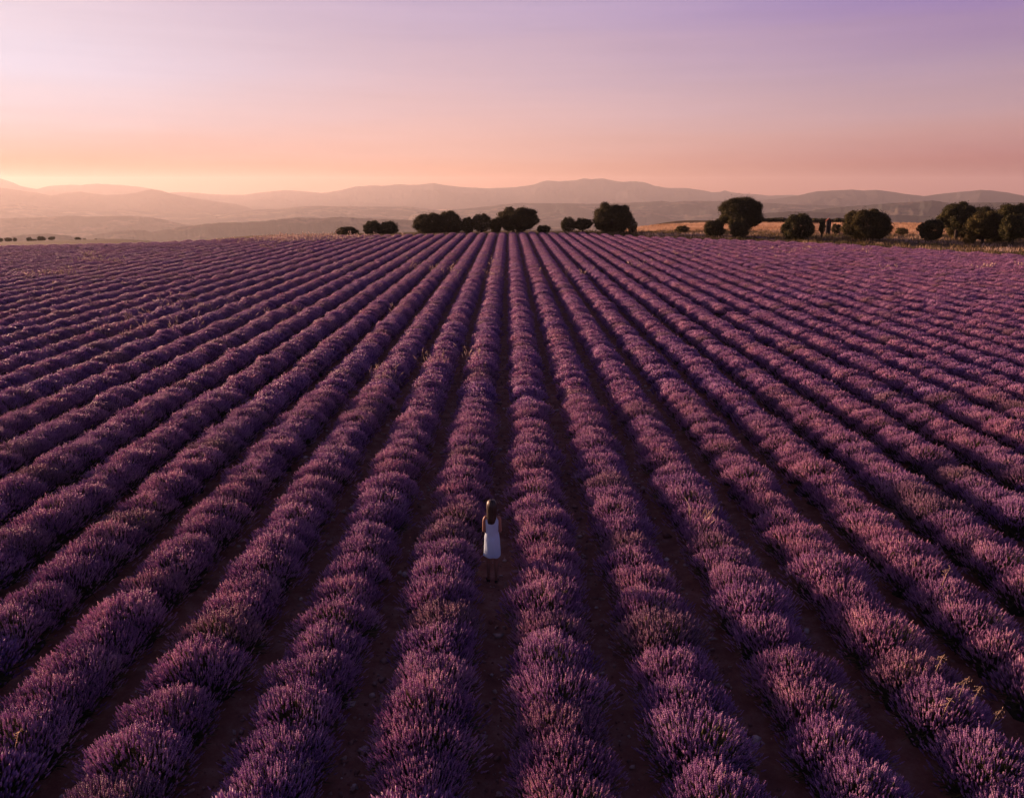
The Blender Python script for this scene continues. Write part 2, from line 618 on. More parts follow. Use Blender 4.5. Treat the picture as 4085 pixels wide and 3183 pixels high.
def ridge(name, label, pts, dist, front, back, base, mat, seed, rough=0.0, spur=1.0, trees=0.0):
    pts = sorted(pts)
    A = np.array([azel(*p)[0] for p in pts]); E = np.array([azel(*p)[1] for p in pts])
    nz_ = VNoise(seed)
    a0 = A[0]; a1 = A[-1]
    lo = a0 - 0.02 if pts[0][0] > 5 else -1.25
    hi = a1 + 0.02 if pts[-1][0] < 4080 else 1.25
    n = int((hi - lo) / 0.0011)
    az = np.linspace(lo, hi, n)
    e = np.interp(az, A, E)
    # outside the frame the range goes on, rolling
    outl = np.clip(a0 - az, 0, 9) if pts[0][0] <= 5 else np.zeros(n)
    outr = np.clip(az - a1, 0, 9) if pts[-1][0] >= 4080 else np.zeros(n)
    out = outl + outr
    e = e + np.minimum(out * 4, 1) * 0.006 * nz_.fbm(az * 9, az * 0 + 3, 4)
    crest = CAM_H + dist * e
    crest = crest + rough * dist / 1000 * nz_.fbm(az * 260, az * 0, 4, 0.6)
    # a hill that begins or ends in the picture sinks into the valley there
    if pts[0][0] > 5:
        crest = base + (crest - base) * sstep(az, lo, a0 + 0.004)
    if pts[-1][0] < 4080:
        crest = base + (crest - base) * (1 - sstep(az, a1 - 0.004, hi))
    tf = np.concatenate([np.linspace(-1, 0, 26), np.linspace(0, 1, 12)[1:]])
    T, AZ = np.meshgrid(tf, az, indexing='ij')
    C = np.broadcast_to(crest, T.shape)
    rr_ = dist + np.where(T < 0, T * front, T * back)
    prof = np.where(T < 0, (1 + T), (1 - T))
    prof = prof ** 1.15
    prof = prof * prof * (1.6 - 0.6 * prof) * 0.5 + prof * 0.5
    x = rr_ * np.sin(AZ); y = rr_ * np.cos(AZ)
    sp = nz_.fbm(AZ * 34 + 0.3 * T, T * 2.6 + 5, 5, 0.55)
    z = base + (C - base) * prof
    z = z + spur * (C - base) * sp * 0.28 * np.sin(np.clip(prof, 0, 1) * math.pi) * np.where(T < 0, 1, .3)
    z = np.minimum(z, C * 1.0 + 0 * z) if spur else z
    K = len(tf)
    ii = np.arange(K * n).reshape(K, n)
    q = np.stack([ii[:-1, :-1], ii[1:, :-1], ii[1:, 1:], ii[:-1, 1:]], -1).reshape(-1, 4)[:, ::-1]
    me_ = make_mesh(name, np.stack([x, y, z], -1).reshape(-1, 3), [q], True)
    o = link(name, me_, M[mat])
    kind(o, 'structure')
    o['label'] = label
    return o, az, crest, dist


A_left = Z3([(0, 98), (60, 115), (130, 145), (230, 165), (300, 145), (420, 138), (500, 140), (600, 130), (740, 138), (850, 148), (960, 165), (1000, 170), (1050, 188), (1130, 182),
             (1200, 185), (1300, 195), (1400, 200), (1520, 200), (1640, 183), (1780, 170), (1900, 180), (2000, 188)])
A_mid = Z1([(0, 185), (90, 172), (180, 148), (300, 140), (360, 143), (450, 135), (560, 138), (670, 126), (760, 142), (870, 153), (1000, 160), (1100, 156), (1180, 152), (1300, 135), (1340, 118),
            (1380, 110), (1440, 115), (1550, 110), (1605, 98), (1650, 103), (1720, 98), (1790, 112), (1840, 120), (1900, 115), (1970, 118), (2050, 145), (2110, 155), (2160, 157)])
A_right = Z2([(40, 65), (80, 72), (200, 75), (320, 92), (350, 100), (400, 98), (425, 88), (450, 95), (520, 108), (620, 112), (690, 120), (740, 118), (820, 115), (880, 122), (1100, 128), (1500, 125), (1700, 130), (2190, 135)])
ridge('mountain_range', 'hazy blue mountain range along the horizon under the pink sky', A_left + A_mid + A_right, 14200, 3600, 1200, -190, 'mountains', 11, 0.35)
ridge('mountain_ridge', 'rounded misty mountains on the horizon behind the oaks at far right',
      Z2([(560, 158), (640, 146), (740, 136), (860, 118), (960, 95), (1050, 90), (1180, 84), (1240, 90), (1310, 85), (1400, 95), (1500, 112), (1600, 122), (1700, 108), (1800, 98), (1880, 92), (1930, 85), (2000, 90), (2080, 100), (2190, 122)]),
      10600, 2600, 1200, -190, 'mountains', 12, 0.25)
ridge('mountain_ridge', 'pale misty mountain ridge at far left below the brightest sky',
      Z3([(0, 155), (130, 172), (250, 190), (320, 205), (400, 190), (500, 180), (600, 195), (660, 200), (760, 198), (850, 185), (940, 165), (1000, 175), (1080, 195), (1150, 212), (1300, 235), (1500, 262)]),
      11000, 2200, 1100, -200, 'mountains', 13, 0.25)
ridge('hill', 'low glowing hill at far left in front of the pale ridge',
      Z3([(0, 265), (100, 255), (250, 275), (400, 295), (560, 295), (700, 300), (850, 300), (1000, 305), (1200, 308), (1300, 310), (1350, 330), (1420, 352)]),
      9000, 1500, 700, -245, 'near_hills', 14, 0.3)
ridge('hill', 'flat topped hazy hill at left above the tiny trees',
      Z3([(0, 345), (300, 338), (420, 330), (560, 335), (800, 330), (920, 338), (1000, 350), (1150, 385), (1250, 408)]),
      6600, 1200, 600, -285, 'near_hills', 15, 0.3)
ridge('hill', 'long grey green hill behind the middle oaks, left half',
      Z3([(1250, 372), (1350, 332), (1450, 310), (1600, 292), (1750, 285), (1850, 275), (1980, 268), (2184, 270)]) + Z1([(60, 271), (200, 272), (540, 275), (600, 285), (700, 294), (850, 318), (1000, 340)]),
      8800, 1700, 800, -245, 'near_hills', 16, 0.35)
ridge('hill', 'broad wooded hill rising behind the big oaks and running right',
      Z1([(560, 305), (700, 298), (830, 290), (1000, 272), (1100, 258), (1200, 250), (1300, 252), (1500, 252), (1650, 256), (1880, 250), (2150, 246)]) + Z2([(60, 150), (200, 150), (450, 152), (620, 160), (800, 168), (1000, 176), (1300, 186), (1500, 200)]),
      8000, 1800, 800, -245, 'near_hills', 17, 0.35)
ridge('hill', 'wooded hill with pale fields at right behind the oaks',
      Z2([(820, 226), (950, 206), (1050, 192), (1200, 180), (1400, 165), (1540, 155), (1650, 147), (1760, 165), (1900, 160), (2190, 160)]),
      5600, 1400, 700, -235, 'near_hills', 18, 0.45)
ridge('hill', 'dark low slope above the wheat strip at right',
      Z2([(560, 236), (650, 222), (800, 213), (870, 212), (1000, 216), (1150, 222), (1400, 232), (1600, 240), (2190, 236)]),
      4700, 1100, 600, -225, 'near_hills', 19, 0.5)
ridge('hill', 'near scrubby hillside with pale fields below the glow at left centre',
      Z3([(480, 475), (520, 462), (600, 445), (700, 430), (800, 418), (900, 420), (940, 430), (1050, 410), (1200, 390), (1400, 370), (1500, 372), (1650, 362), (1850, 340), (2000, 345), (2184, 340)]) + Z1([(60, 338), (250, 345), (500, 356), (700, 372), (1000, 392), (1300, 405), (1700, 420)]),
      4800, 1100, 700, -290, 'near_hills', 20, 0.6)
ridge('hill', 'small wooded knoll just above the tiny trees at far left',
      Z3([(0, 470), (80, 458), (150, 450), (300, 442), (400, 450), (500, 465), (560, 476)]),
      3900, 700, 500, -285, 'near_hills', 21, 0.8)

# ------------------------------------------------------------------ haze: the air of the valley
HZ = 0.000040
hx, hy0, hy1, hz0, hz1 = 15600, -15600, 15600, -420, 320
v = [(-hx, hy0, hz0), (hx, hy0, hz0), (hx, hy1, hz0), (-hx, hy1, hz0), (-hx, hy0, hz1), (hx, hy0, hz1), (hx, hy1, hz1), (-hx, hy1, hz1)]
f = [(0, 3, 2, 1), (4, 5, 6, 7), (0, 1, 5, 4), (1, 2, 6, 5), (2, 3, 7, 6), (3, 0, 4, 7)]
me = make_mesh('haze', v, [f])
m = Mat('haze')
pv = m.n('ShaderNodeVolumePrincipled')
pv.inputs['Color'].default_value = (0.93, 0.94, 0.96, 1)
pv.inputs['Density'].default_value = HZ
pv.inputs['Anisotropy'].default_value = 0.38
om = m.n('ShaderNodeOutputMaterial')
m.l(pv.outputs[0], om.inputs['Volume'])
haze = link('haze', me, m.m)
kind(haze, 'stuff')


# ------------------------------------------------------------------ lavender
def unit(a):
    return a / np.maximum(np.linalg.norm(a, axis=-1, keepdims=True), 1e-9)


def perp(d):
    u = np.cross(d, np.array([0.31, 0.17, 0.93]))
    u = unit(u)
    return u, np.cross(d, u)


OCT = np.array([(0, 2, 4), (2, 1, 4), (1, 3, 4), (3, 0, 4), (2, 0, 5), (1, 2, 5), (3, 1, 5), (0, 3, 5)])


def spindles(g, centre, axis, half, width, tint, m=0, rng=None):
    """elongated eight-faced buds"""
    n = len(centre)
    u, w = perp(axis)
    if rng is not None:
        ph = rng.random(n) * 6.28
        u, w = u * np.cos(ph)[:, None] + w * np.sin(ph)[:, None], -u * np.sin(ph)[:, None] + w * np.cos(ph)[:, None]
    W = np.asarray(width)[:, None]; H = np.asarray(half)[:, None]
    v_ = np.stack([centre + u * W, centre - u * W, centre + w * W, centre - w * W, centre + axis * H, centre - axis * H], 1)
    f_ = OCT[None] + (np.arange(n) * 6)[:, None, None]
    g.add(v_.reshape(-1, 3), f3=f_.reshape(-1, 3), a=np.repeat(tint, 6), m=m)


def blades(g, p0, p1, w0, w1, tint, side=None, m=0):
    n = len(p0)
    d = unit(p1 - p0)
    if side is None:
        u, _ = perp(d)
    else:
        u = side
    W0 = np.broadcast_to(np.asarray(w0, float), (n,))[:, None] * 0.5; W1 = np.broadcast_to(np.asarray(w1, float), (n,))[:, None] * 0.5
    v_ = np.stack([p0 - u * W0, p0 + u * W0, p1 + u * W1, p1 - u * W1], 1)
    f_ = np.arange(n * 4).reshape(n, 4)
    g.add(v_.reshape(-1, 3), f4=f_, a=np.repeat(tint, 4), m=m)


def dome_core(g, rx, ry, h, rng, tint, m=0, na=10, nr=4):
    vs = [(0, 0, h)]
    for i in range(1, nr + 1):
        th = i / nr * math.pi / 2
        for k in range(na):
            ph = k / na * 2 * math.pi
            j = 0.85 + 0.3 * rng.random()
            vs.append((rx * math.sin(th) * math.cos(ph) * j, ry * math.sin(th) * math.sin(ph) * j, h * math.cos(th) * j - (0.03 if i == nr else 0)))
    f3 = [(0, 1 + k, 1 + (k + 1) % na) for k in range(na)]
    f4 = []
    for i in range(nr - 1):
        for k in range(na):
            a = 1 + i * na + k; b = 1 + i * na + (k + 1) % na
            f4.append((a, a + na, b + na, b))
    g.add(vs, f3=f3, f4=f4, a=tint, m=m)


def lavender(seed, n, lod):
    """one rounded bush: dome of stems with flower heads over grey-green leaf"""
    rng = np.random.default_rng(seed)
    rx, ry, h = 0.65 + 0.02 * rng.normal(), 0.665 + 0.03 * rng.normal(), 0.675 + 0.016 * rng.normal()
    ph = rng.random(n) * 2 * math.pi
    u_ = rng.random(n)
    ct = np.where(u_ < 0.90, 1 - (u_ / 0.90) * 0.62, 0.38 - (u_ - 0.90) / 0.10 * 0.34)
    st = np.sqrt(1 - ct * ct)
    lump = 1 + 0.05 * np.sin(ph * 3 + seed) * st + 0.04 * np.sin(ph * 5 + 2.1 * seed) * st + 0.03 * np.sin(st * 7 + ph * 2 + seed)
    rad = lump * np.clip(rng.normal(0.96, 0.065, n), 0.70, 1.10)
    tip = np.stack([rx * st * np.cos(ph), ry * st * np.sin(ph), 0.15 + (h - 0.15) * ct ** 0.85], -1)
    rad = rad * np.where(ct < 0.38, 1.10, 1.0)
    tip[:, :2] *= rad[:, None]
    tip[:, 2] = 0.05 + (tip[:, 2] - 0.05) * rad
    base = np.stack([0.22 * st * np.cos(ph), 0.22 * st * np.sin(ph), np.full(n, 0.06)], -1) + rng.normal(0, 0.05, (n, 3)) * np.array([1, 1, 0.3])
    d = unit(tip - base)
    ax = unit(d + np.array([0, 0, 0.45]) + rng.normal(0, 0.10, (n, 3)))
    # flowers part over the middle of some plants and the leaf shows
    gone = (st < 0.55) & (rng.random(n) < (0.50 if seed % 3 == 0 else 0.22)) & (np.sin(ph * 1.0 + seed) > -0.4)
    keep_h = ~gone
    tip, base, d, ax, ph, st = tip[keep_h], base[keep_h], d[keep_h], ax[keep_h], ph[keep_h], st[keep_h]
    n = len(tip)
    # ripe patches: heads pinker or duller in clumps
    tint = np.clip(0.5 + 0.16 * rng.normal(size=n) + 0.16 * np.sin(ph * 2 + seed * 1.7) + 0.08 * np.sin(st * 6 + seed), 0, 1)
    gf = Geo(); gl = Geo() if lod == 0 else gf
    fm, lm = 0, (0 if lod == 0 else 1)
    if lod == 0:
        L = np.clip(rng.normal(0.074, 0.016, n), 0.040, 0.115)
        w = np.clip(rng.normal(0.0096, 0.0016, n), 0.006, 0.014)
        for t, ws, hs in ((-0.02, 0.92, 0.24), (0.34, 1.08, 0.25), (0.66, 0.88, 0.22), (0.93, 0.55, 0.16)):
            spindles(gf, tip - ax * (L * (0.9 - t))[:, None] + rng.normal(0, 0.0015, (n, 3)), ax, L * hs, w * ws * (0.85 + 0.3 * rng.random(n)), np.clip(tint + 0.18 * t + rng.normal(0, .05, n), 0, 1), fm, rng)
        s0 = base + (tip - base) * 0.38
        blades(gl, s0, tip - ax * (L * 0.9)[:, None], 0.0075, 0.0055, np.clip(rng.normal(0.55, 0.2, n), 0, 1), m=lm)
    else:
        L = np.clip(rng.normal(0.115, 0.02, n), 0.07, 0.16)
        w = np.clip(rng.normal(0.0150, 0.003, n), 0.009, 0.022)
        spindles(gf, tip - ax * (L * 0.4)[:, None], ax, L * 0.6, w, tint, fm, rng)
        s0 = base + (tip - base) * 0.45
        k = n // 2
        blades(gl, s0[:k], (tip - ax * (L * 0.8)[:, None])[:k], 0.014, 0.010, np.clip(rng.normal(0.5, 0.2, k), 0, 1), m=lm)
    # narrow leaves inside
    nl = 700 if lod == 0 else 160
    ph2 = rng.random(nl) * 2 * math.pi
    c2 = 1 - rng.random(nl) ** 0.6 * 0.98
    s2 = np.sqrt(1 - c2 * c2)
    q = 0.55 + 0.38 * rng.random(nl)
    lt = np.stack([rx * s2 * np.cos(ph2) * q, ry * s2 * np.sin(ph2) * q, 0.08 + (h - 0.1) * c2 * q], -1)
    ld = unit(lt - np.array([0, 0, 0.05]) + rng.normal(0, 0.12, (nl, 3)))
    ll = 0.10 + 0.10 * rng.random(nl)
    blades(gl, lt - ld * (ll * 0.5)[:, None], lt + ld * (ll * 0.5)[:, None], 0.022 if lod == 0 else 0.05, 0.006, np.clip(rng.normal(0.45, 0.25, nl), 0, 1), m=lm)
    dome_core(gl, rx * 0.62, ry * 0.66, h * 0.56, rng, 0.12, m=lm)
    return gf, gl


NEARV = 9
near_meshes = []
for i in range(NEARV):
    gf, gl = lavender(100 + i, 1750, 0)
    mf = gf.mesh('flower_heads'); mf.materials.append(M['flower'])
    ml = gl.mesh('foliage'); ml.materials.append(M['foliage'])
    near_meshes.append((mf, ml))

# where every bush stands
rng = np.random.default_rng(7)
bushes = []
for k in range(-75, 60):
    x0 = ROW_X0 + ROW_D * k
    yend = float(field_end(x0)) - 0.6 + rng.normal(0, 0.4)
    y = -8 + rng.random()
    while y < yend:
        sc = float(np.clip(rng.normal(1.0, 0.042), 0.90, 1.10))
        u = rng.random()
        if u < 0.015:
            sc *= 0.80
        miss = rng.random() < 0.005
        xx = x0 + 0.05 * float(N3(y / 3.1, k * 1.7)) + rng.normal(0, 0.010)
        yy = y
        y += 0.775 * sc * (1 + 0.10 * rng.normal()) + (0.20 if rng.random() < 0.10 else 0)
        if miss:
            continue
        # trodden back a little where the person stands
        if abs(yy - 13.4) < 1.6 and k in (-1, 0):
            xx += 0.10 if k == 0 else -0.13
        bushes.append((xx, yy, sc, rng.random() * 6.283, k))

ann = []
for i, (x, y, sc, rz, k) in enumerate(bushes):
    p = project((x, y, 0.4))
    vis = p is not None and -60 < p[0] < 4145 and -60 < p[1] < 3290
    centre_vis = p is not None and 0 <= p[0] <= 4085 and 0 <= p[1] <= 3183
    ann.append((vis, p[2] if p else 1e9, centre_vis, p))
# the bushes that show largest are individuals
order = sorted([i for i in range(len(bushes)) if ann[i][0]], key=lambda i: ann[i][1] / bushes[i][2])
near_ids = set(order[:300])

ORD = ['first', 'second', 'third', 'fourth', 'fifth', 'sixth', 'seventh', 'eighth', 'ninth', 'tenth', 'eleventh', 'twelfth', 'thirteenth', 'fourteenth', 'fifteenth', 'sixteenth', 'seventeenth',
       'eighteenth', 'nineteenth', 'twentieth', 'twenty-first', 'twenty-second', 'twenty-third', 'twenty-fourth', 'twenty-fifth', 'twenty-sixth', 'twenty-seventh', 'twenty-eighth', 'twenty-ninth', 'thirtieth',
       'thirty-first', 'thirty-second', 'thirty-third', 'thirty-fourth', 'thirty-fifth']
byrow = {}
for i in near_ids:
    byrow.setdefault(bushes[i][4], []).append(i)
bush_label = {}
for k, ids in byrow.items():
    ids.sort(key=lambda i: bushes[i][1])
    side, rank = ('right', k) if k >= 0 else ('left', -k - 1)
    p = ann[ids[0]][3]
    y_edge = min(p[1], 3183)
    if p[1] > 3000:
        frm = 'bottom edge'
    else:
        frm = 'left edge' if k < 0 else 'right edge'
    for j, i in enumerate(ids):
        bush_label[i] = '%s lavender bush from the %s in the %s row %s of the person' % (ORD[min(j, 34)], frm, ORD[rank], side)


def rowz(x, y):
    return float(ground_z(x, y)) + 0.03


for i in sorted(near_ids):
    x, y, sc, rz, k = bushes[i]
    v_ = (i * 7 + k * 3) % NEARV
    e = empty('lavender_bush', (x, y, rowz(x, y)))
    e.rotation_euler = (0, 0, (0 if (i // 3) % 2 else math.pi) + 0.35 * math.sin(i * 12.9))
    e.scale = (sc * (1.02 + 0.05 * math.sin(i * 3.3)), sc, sc * (1 + 0.035 * math.sin(i * 5.1)))
    tag(e, bush_label[i], 'lavender bush', 'lavender bushes nearest the camera')
    fo = bpy.data.objects.new('foliage', near_meshes[v_][1]); COL.objects.link(fo); fo.parent = e
    fh = bpy.data.objects.new('flower_heads', near_meshes[v_][0]); COL.objects.link(fh); fh.parent = e

# the remaining rows: one mass
far_src = []
for i in range(6):
    gf, _ = lavender(300 + i, 640, 1)
    mf = gf.mesh('lavender_far')
    mf.materials.append(M['flower']); mf.materials.append(M['foliage'])
    far_src.append(bpy.data.objects.new('lavender_source', mf))
mid_src = []
for i in range(4):
    gf = Geo()
    gf, gl = lavender(400 + i, 1200, 1)
    mf = gf.mesh('lavender_mid')
    mf.materials.append(M['flower']); mf.materials.append(M['foliage'])
    mid_src.append(bpy.data.objects.new('lavender_source', mf))


def instancer(name, pts, rots, scales, sources, idxs):
    """one object whose modifier sets a source mesh on each of its points"""
    me_ = bpy.data.meshes.new(name)
    pts = np.asarray(pts, np.float32)
    me_.vertices.add(len(pts))
    me_.vertices.foreach_set('co', pts.ravel())
    for an, ty, dat in (('rot', 'FLOAT_VECTOR', rots), ('scl', 'FLOAT_VECTOR', scales)):
        a = me_.attributes.new(an, ty, 'POINT')
        a.data.foreach_set('vector', np.asarray(dat, np.float32).ravel())
    a = me_.attributes.new('pick', 'INT', 'POINT')
    a.data.foreach_set('value', np.asarray(idxs, np.int32))
    me_.update()
    ob = bpy.data.objects.new(name, me_)
    COL.objects.link(ob)
    tree = bpy.data.node_groups.new(name + '_nodes', 'GeometryNodeTree')
    tree.interface.new_socket('Geometry', in_out='INPUT', socket_type='NodeSocketGeometry')
    tree.interface.new_socket('Geometry', in_out='OUTPUT', socket_type='NodeSocketGeometry')
    gi = tree.nodes.new('NodeGroupInput'); go = tree.nodes.new('NodeGroupOutput')
    jn = tree.nodes.new('GeometryNodeGeometryToInstance')
    infos = []
    for s in sources:
        oi = tree.nodes.new('GeometryNodeObjectInfo')
        oi.transform_space = 'ORIGINAL'
        oi.inputs['Object'].default_value = s
        infos.append(oi.outputs['Geometry'])
    for o_ in reversed(infos):      # a multi-input keeps its last link first
        tree.links.new(o_, jn.inputs[0])
    mtp = tree.nodes.new('GeometryNodeMeshToPoints')
    tree.links.new(gi.outputs[0], mtp.inputs['Mesh'])
    iop = tree.nodes.new('GeometryNodeInstanceOnPoints')
    tree.links.new(mtp.outputs[0], iop.inputs['Points'])
    tree.links.new(jn.outputs[0], iop.inputs['Instance'])
    iop.inputs['Pick Instance'].default_value = True

    def named(nm, ty):
        n_ = tree.nodes.new('GeometryNodeInputNamedAttribute')
        n_.data_type = ty
        n_.inputs['Name'].default_value = nm
        return n_.outputs['Attribute']
    tree.links.new(named('pick', 'INT'), iop.inputs['Instance Index'])
    rv = named('rot', 'FLOAT_VECTOR')
    e2r = tree.nodes.new('FunctionNodeEulerToRotation')
    tree.links.new(rv, e2r.inputs[0])
    tree.links.new(e2r.outputs[0], iop.inputs['Rotation'])
    tree.links.new(named('scl', 'FLOAT_VECTOR'), iop.inputs['Scale'])
    tree.links.new(iop.outputs[0], go.inputs[0])
    md = ob.modifiers.new('scatter', 'NODES')
    md.node_group = tree
    return ob


rest = [i for i in range(len(bushes)) if i not in near_ids]
keep = []
for i in rest:
    x, y, sc, rz, k = bushes[i]
    az = abs(math.atan2(x, y))
    if y > -8 and (az < R(48) or math.hypot(x, y) < 22):
        keep.append(i)
P = []; RT = []; SC = []; IX = []
for i in keep:
    x, y, sc, rz, k = bushes[i]
    P.append((x, y, rowz(x, y)))
    RT.append((0, 0, (0 if i % 2 else math.pi) + 0.35 * math.sin(i * 12.9)))
    SC.append((sc * (1.02 + 0.05 * math.sin(i * 3.3)), sc, sc * (1 + 0.035 * math.sin(i * 5.1))))
    IX.append(((i * 5 + k) % 4) if y < 62 else 4 + (i * 5 + k) % 6)
lf = instancer('lavender_rows', P, RT, SC, mid_src + far_src, IX)
kind(lf, 'stuff')
lf['label'] = 'purple lavender rows of the middle distance converging on the far crest'

# ------------------------------------------------------------------ stones and clods in the furrows
ICO_T = (1 + 5 ** 0.5) / 2
ICO_V = unit(np.array([(-1, ICO_T, 0), (1, ICO_T, 0), (-1, -ICO_T, 0), (1, -ICO_T, 0), (0, -1, ICO_T), (0, 1, ICO_T), (0, -1, -ICO_T), (0, 1, -ICO_T), (ICO_T, 0, -1), (ICO_T, 0, 1), (-ICO_T, 0, -1), (-ICO_T, 0, 1)], float))
ICO_F = np.array([(0, 11, 5), (0, 5, 1), (0, 1, 7), (0, 7, 10), (0, 10, 11), (1, 5, 9), (5, 11, 4), (11, 10, 2), (10, 7, 6), (7, 1, 8), (3, 9, 4), (3, 4, 2), (3, 2, 6), (3, 6, 8), (3, 8, 9), (4, 9, 5), (2, 4, 11), (6, 2, 10), (8, 6, 7), (9, 8, 1)])
rng = np.random.default_rng(55)
g = Geo()
n = 9000
yy = 5 + 33 * rng.random(n) ** 1.3
kk = rng.integers(-16, 17, n)
xx = ROW_X0 + ROW_D * (kk + 0.5) + rng.normal(0, 0.21, n)
ok = np.abs(np.arctan2(xx, yy)) < R(42)
xx = xx[ok]; yy = yy[ok]; n = len(xx)
size = np.clip(rng.lognormal(-3.6, 0.55, n), 0.012, 0.10)
cz = ground_z(xx, yy) - 0.035
Q = ICO_V[None] * (1 + 0.28 * rng.normal(size=(n, 12, 1)))
Q = Q * np.stack([size, size * (0.6 + 0.5 * rng.random(n)), size * (0.35 + 0.4 * rng.random(n))], -1)[:, None]
ph = rng.random(n) * 6.28
cs, sn = np.cos(ph)[:, None], np.sin(ph)[:, None]
Q = np.stack([Q[..., 0] * cs - Q[..., 1] * sn, Q[..., 0] * sn + Q[..., 1] * cs, Q[..., 2]], -1) + np.stack([xx, yy, cz + size * 0.2], -1)[:, None]
g.add(Q.reshape(-1, 3), f3=(ICO_F[None] + (np.arange(n) * 12)[:, None, None]).reshape(-1, 3), a=np.repeat(np.clip(rng.normal(0.5, 0.27, n), 0, 1), 12))
n = 20000
yy = 5 + 30 * rng.random(n) ** 1.4
xx = ROW_X0 + ROW_D * (rng.integers(-14, 15, n) + 0.5) + rng.normal(0, 0.25, n)
ok = np.abs(np.arctan2(xx, yy)) < R(42)
xx = xx[ok]; yy = yy[ok]; n = len(xx)
size = np.clip(rng.lognormal(-3.9, 0.5, n), 0.008, 0.07)
P = np.stack([xx, yy, ground_z(xx, yy) - 0.045 + size * 0.15], -1)
spindles(g, P, unit(rng.normal(size=(n, 3))), size * (0.7 + 0.6 * rng.random(n)), size * (0.6 + 0.5 * rng.random(n)), np.clip(rng.normal(0.16, 0.14, n), 0, 1), 0, rng)
me = g.mesh('gravel'); me.materials.append(M['stone'])
o = kind(link('gravel', me), 'stuff')
o['label'] = 'pale stone chips and clods scattered on the red furrow soil'


# ------------------------------------------------------------------ trees
def tube(g, pts, radii, sides=7, tint=0.5, cap=True):
    pts = [Vector(p) for p in pts]
    vs = []; K = len(pts)
    for i, p in enumerate(pts):
        d = (pts[min(i + 1, K - 1)] - pts[max(i - 1, 0)]).normalized()
        u = d.cross(Vector((0.2, 0.97, 0.1)))
        if u.length < 1e-3:
            u = d.cross(Vector((1, 0, 0)))
        u.normalize(); w = d.cross(u)
        for s_ in range(sides):
            a = s_ / sides * 2 * math.pi
            vs.append(p + (u * math.cos(a) + w * math.sin(a)) * radii[i])
    f4 = []
    for i in range(K - 1):
        for s_ in range(sides):
            a = i * sides + s_; b = i * sides + (s_ + 1) % sides
            f4.append((a, b, b + sides, a + sides))
    f3 = []
    if cap:
        vs.append(pts[-1]); c_ = len(vs) - 1
        f3 = [((K - 1) * sides + s_, (K - 1) * sides + (s_ + 1) % sides, c_) for s_ in range(sides)]
    g.add([tuple(v_) for v_ in vs], f3=f3, f4=f4, a=tint)


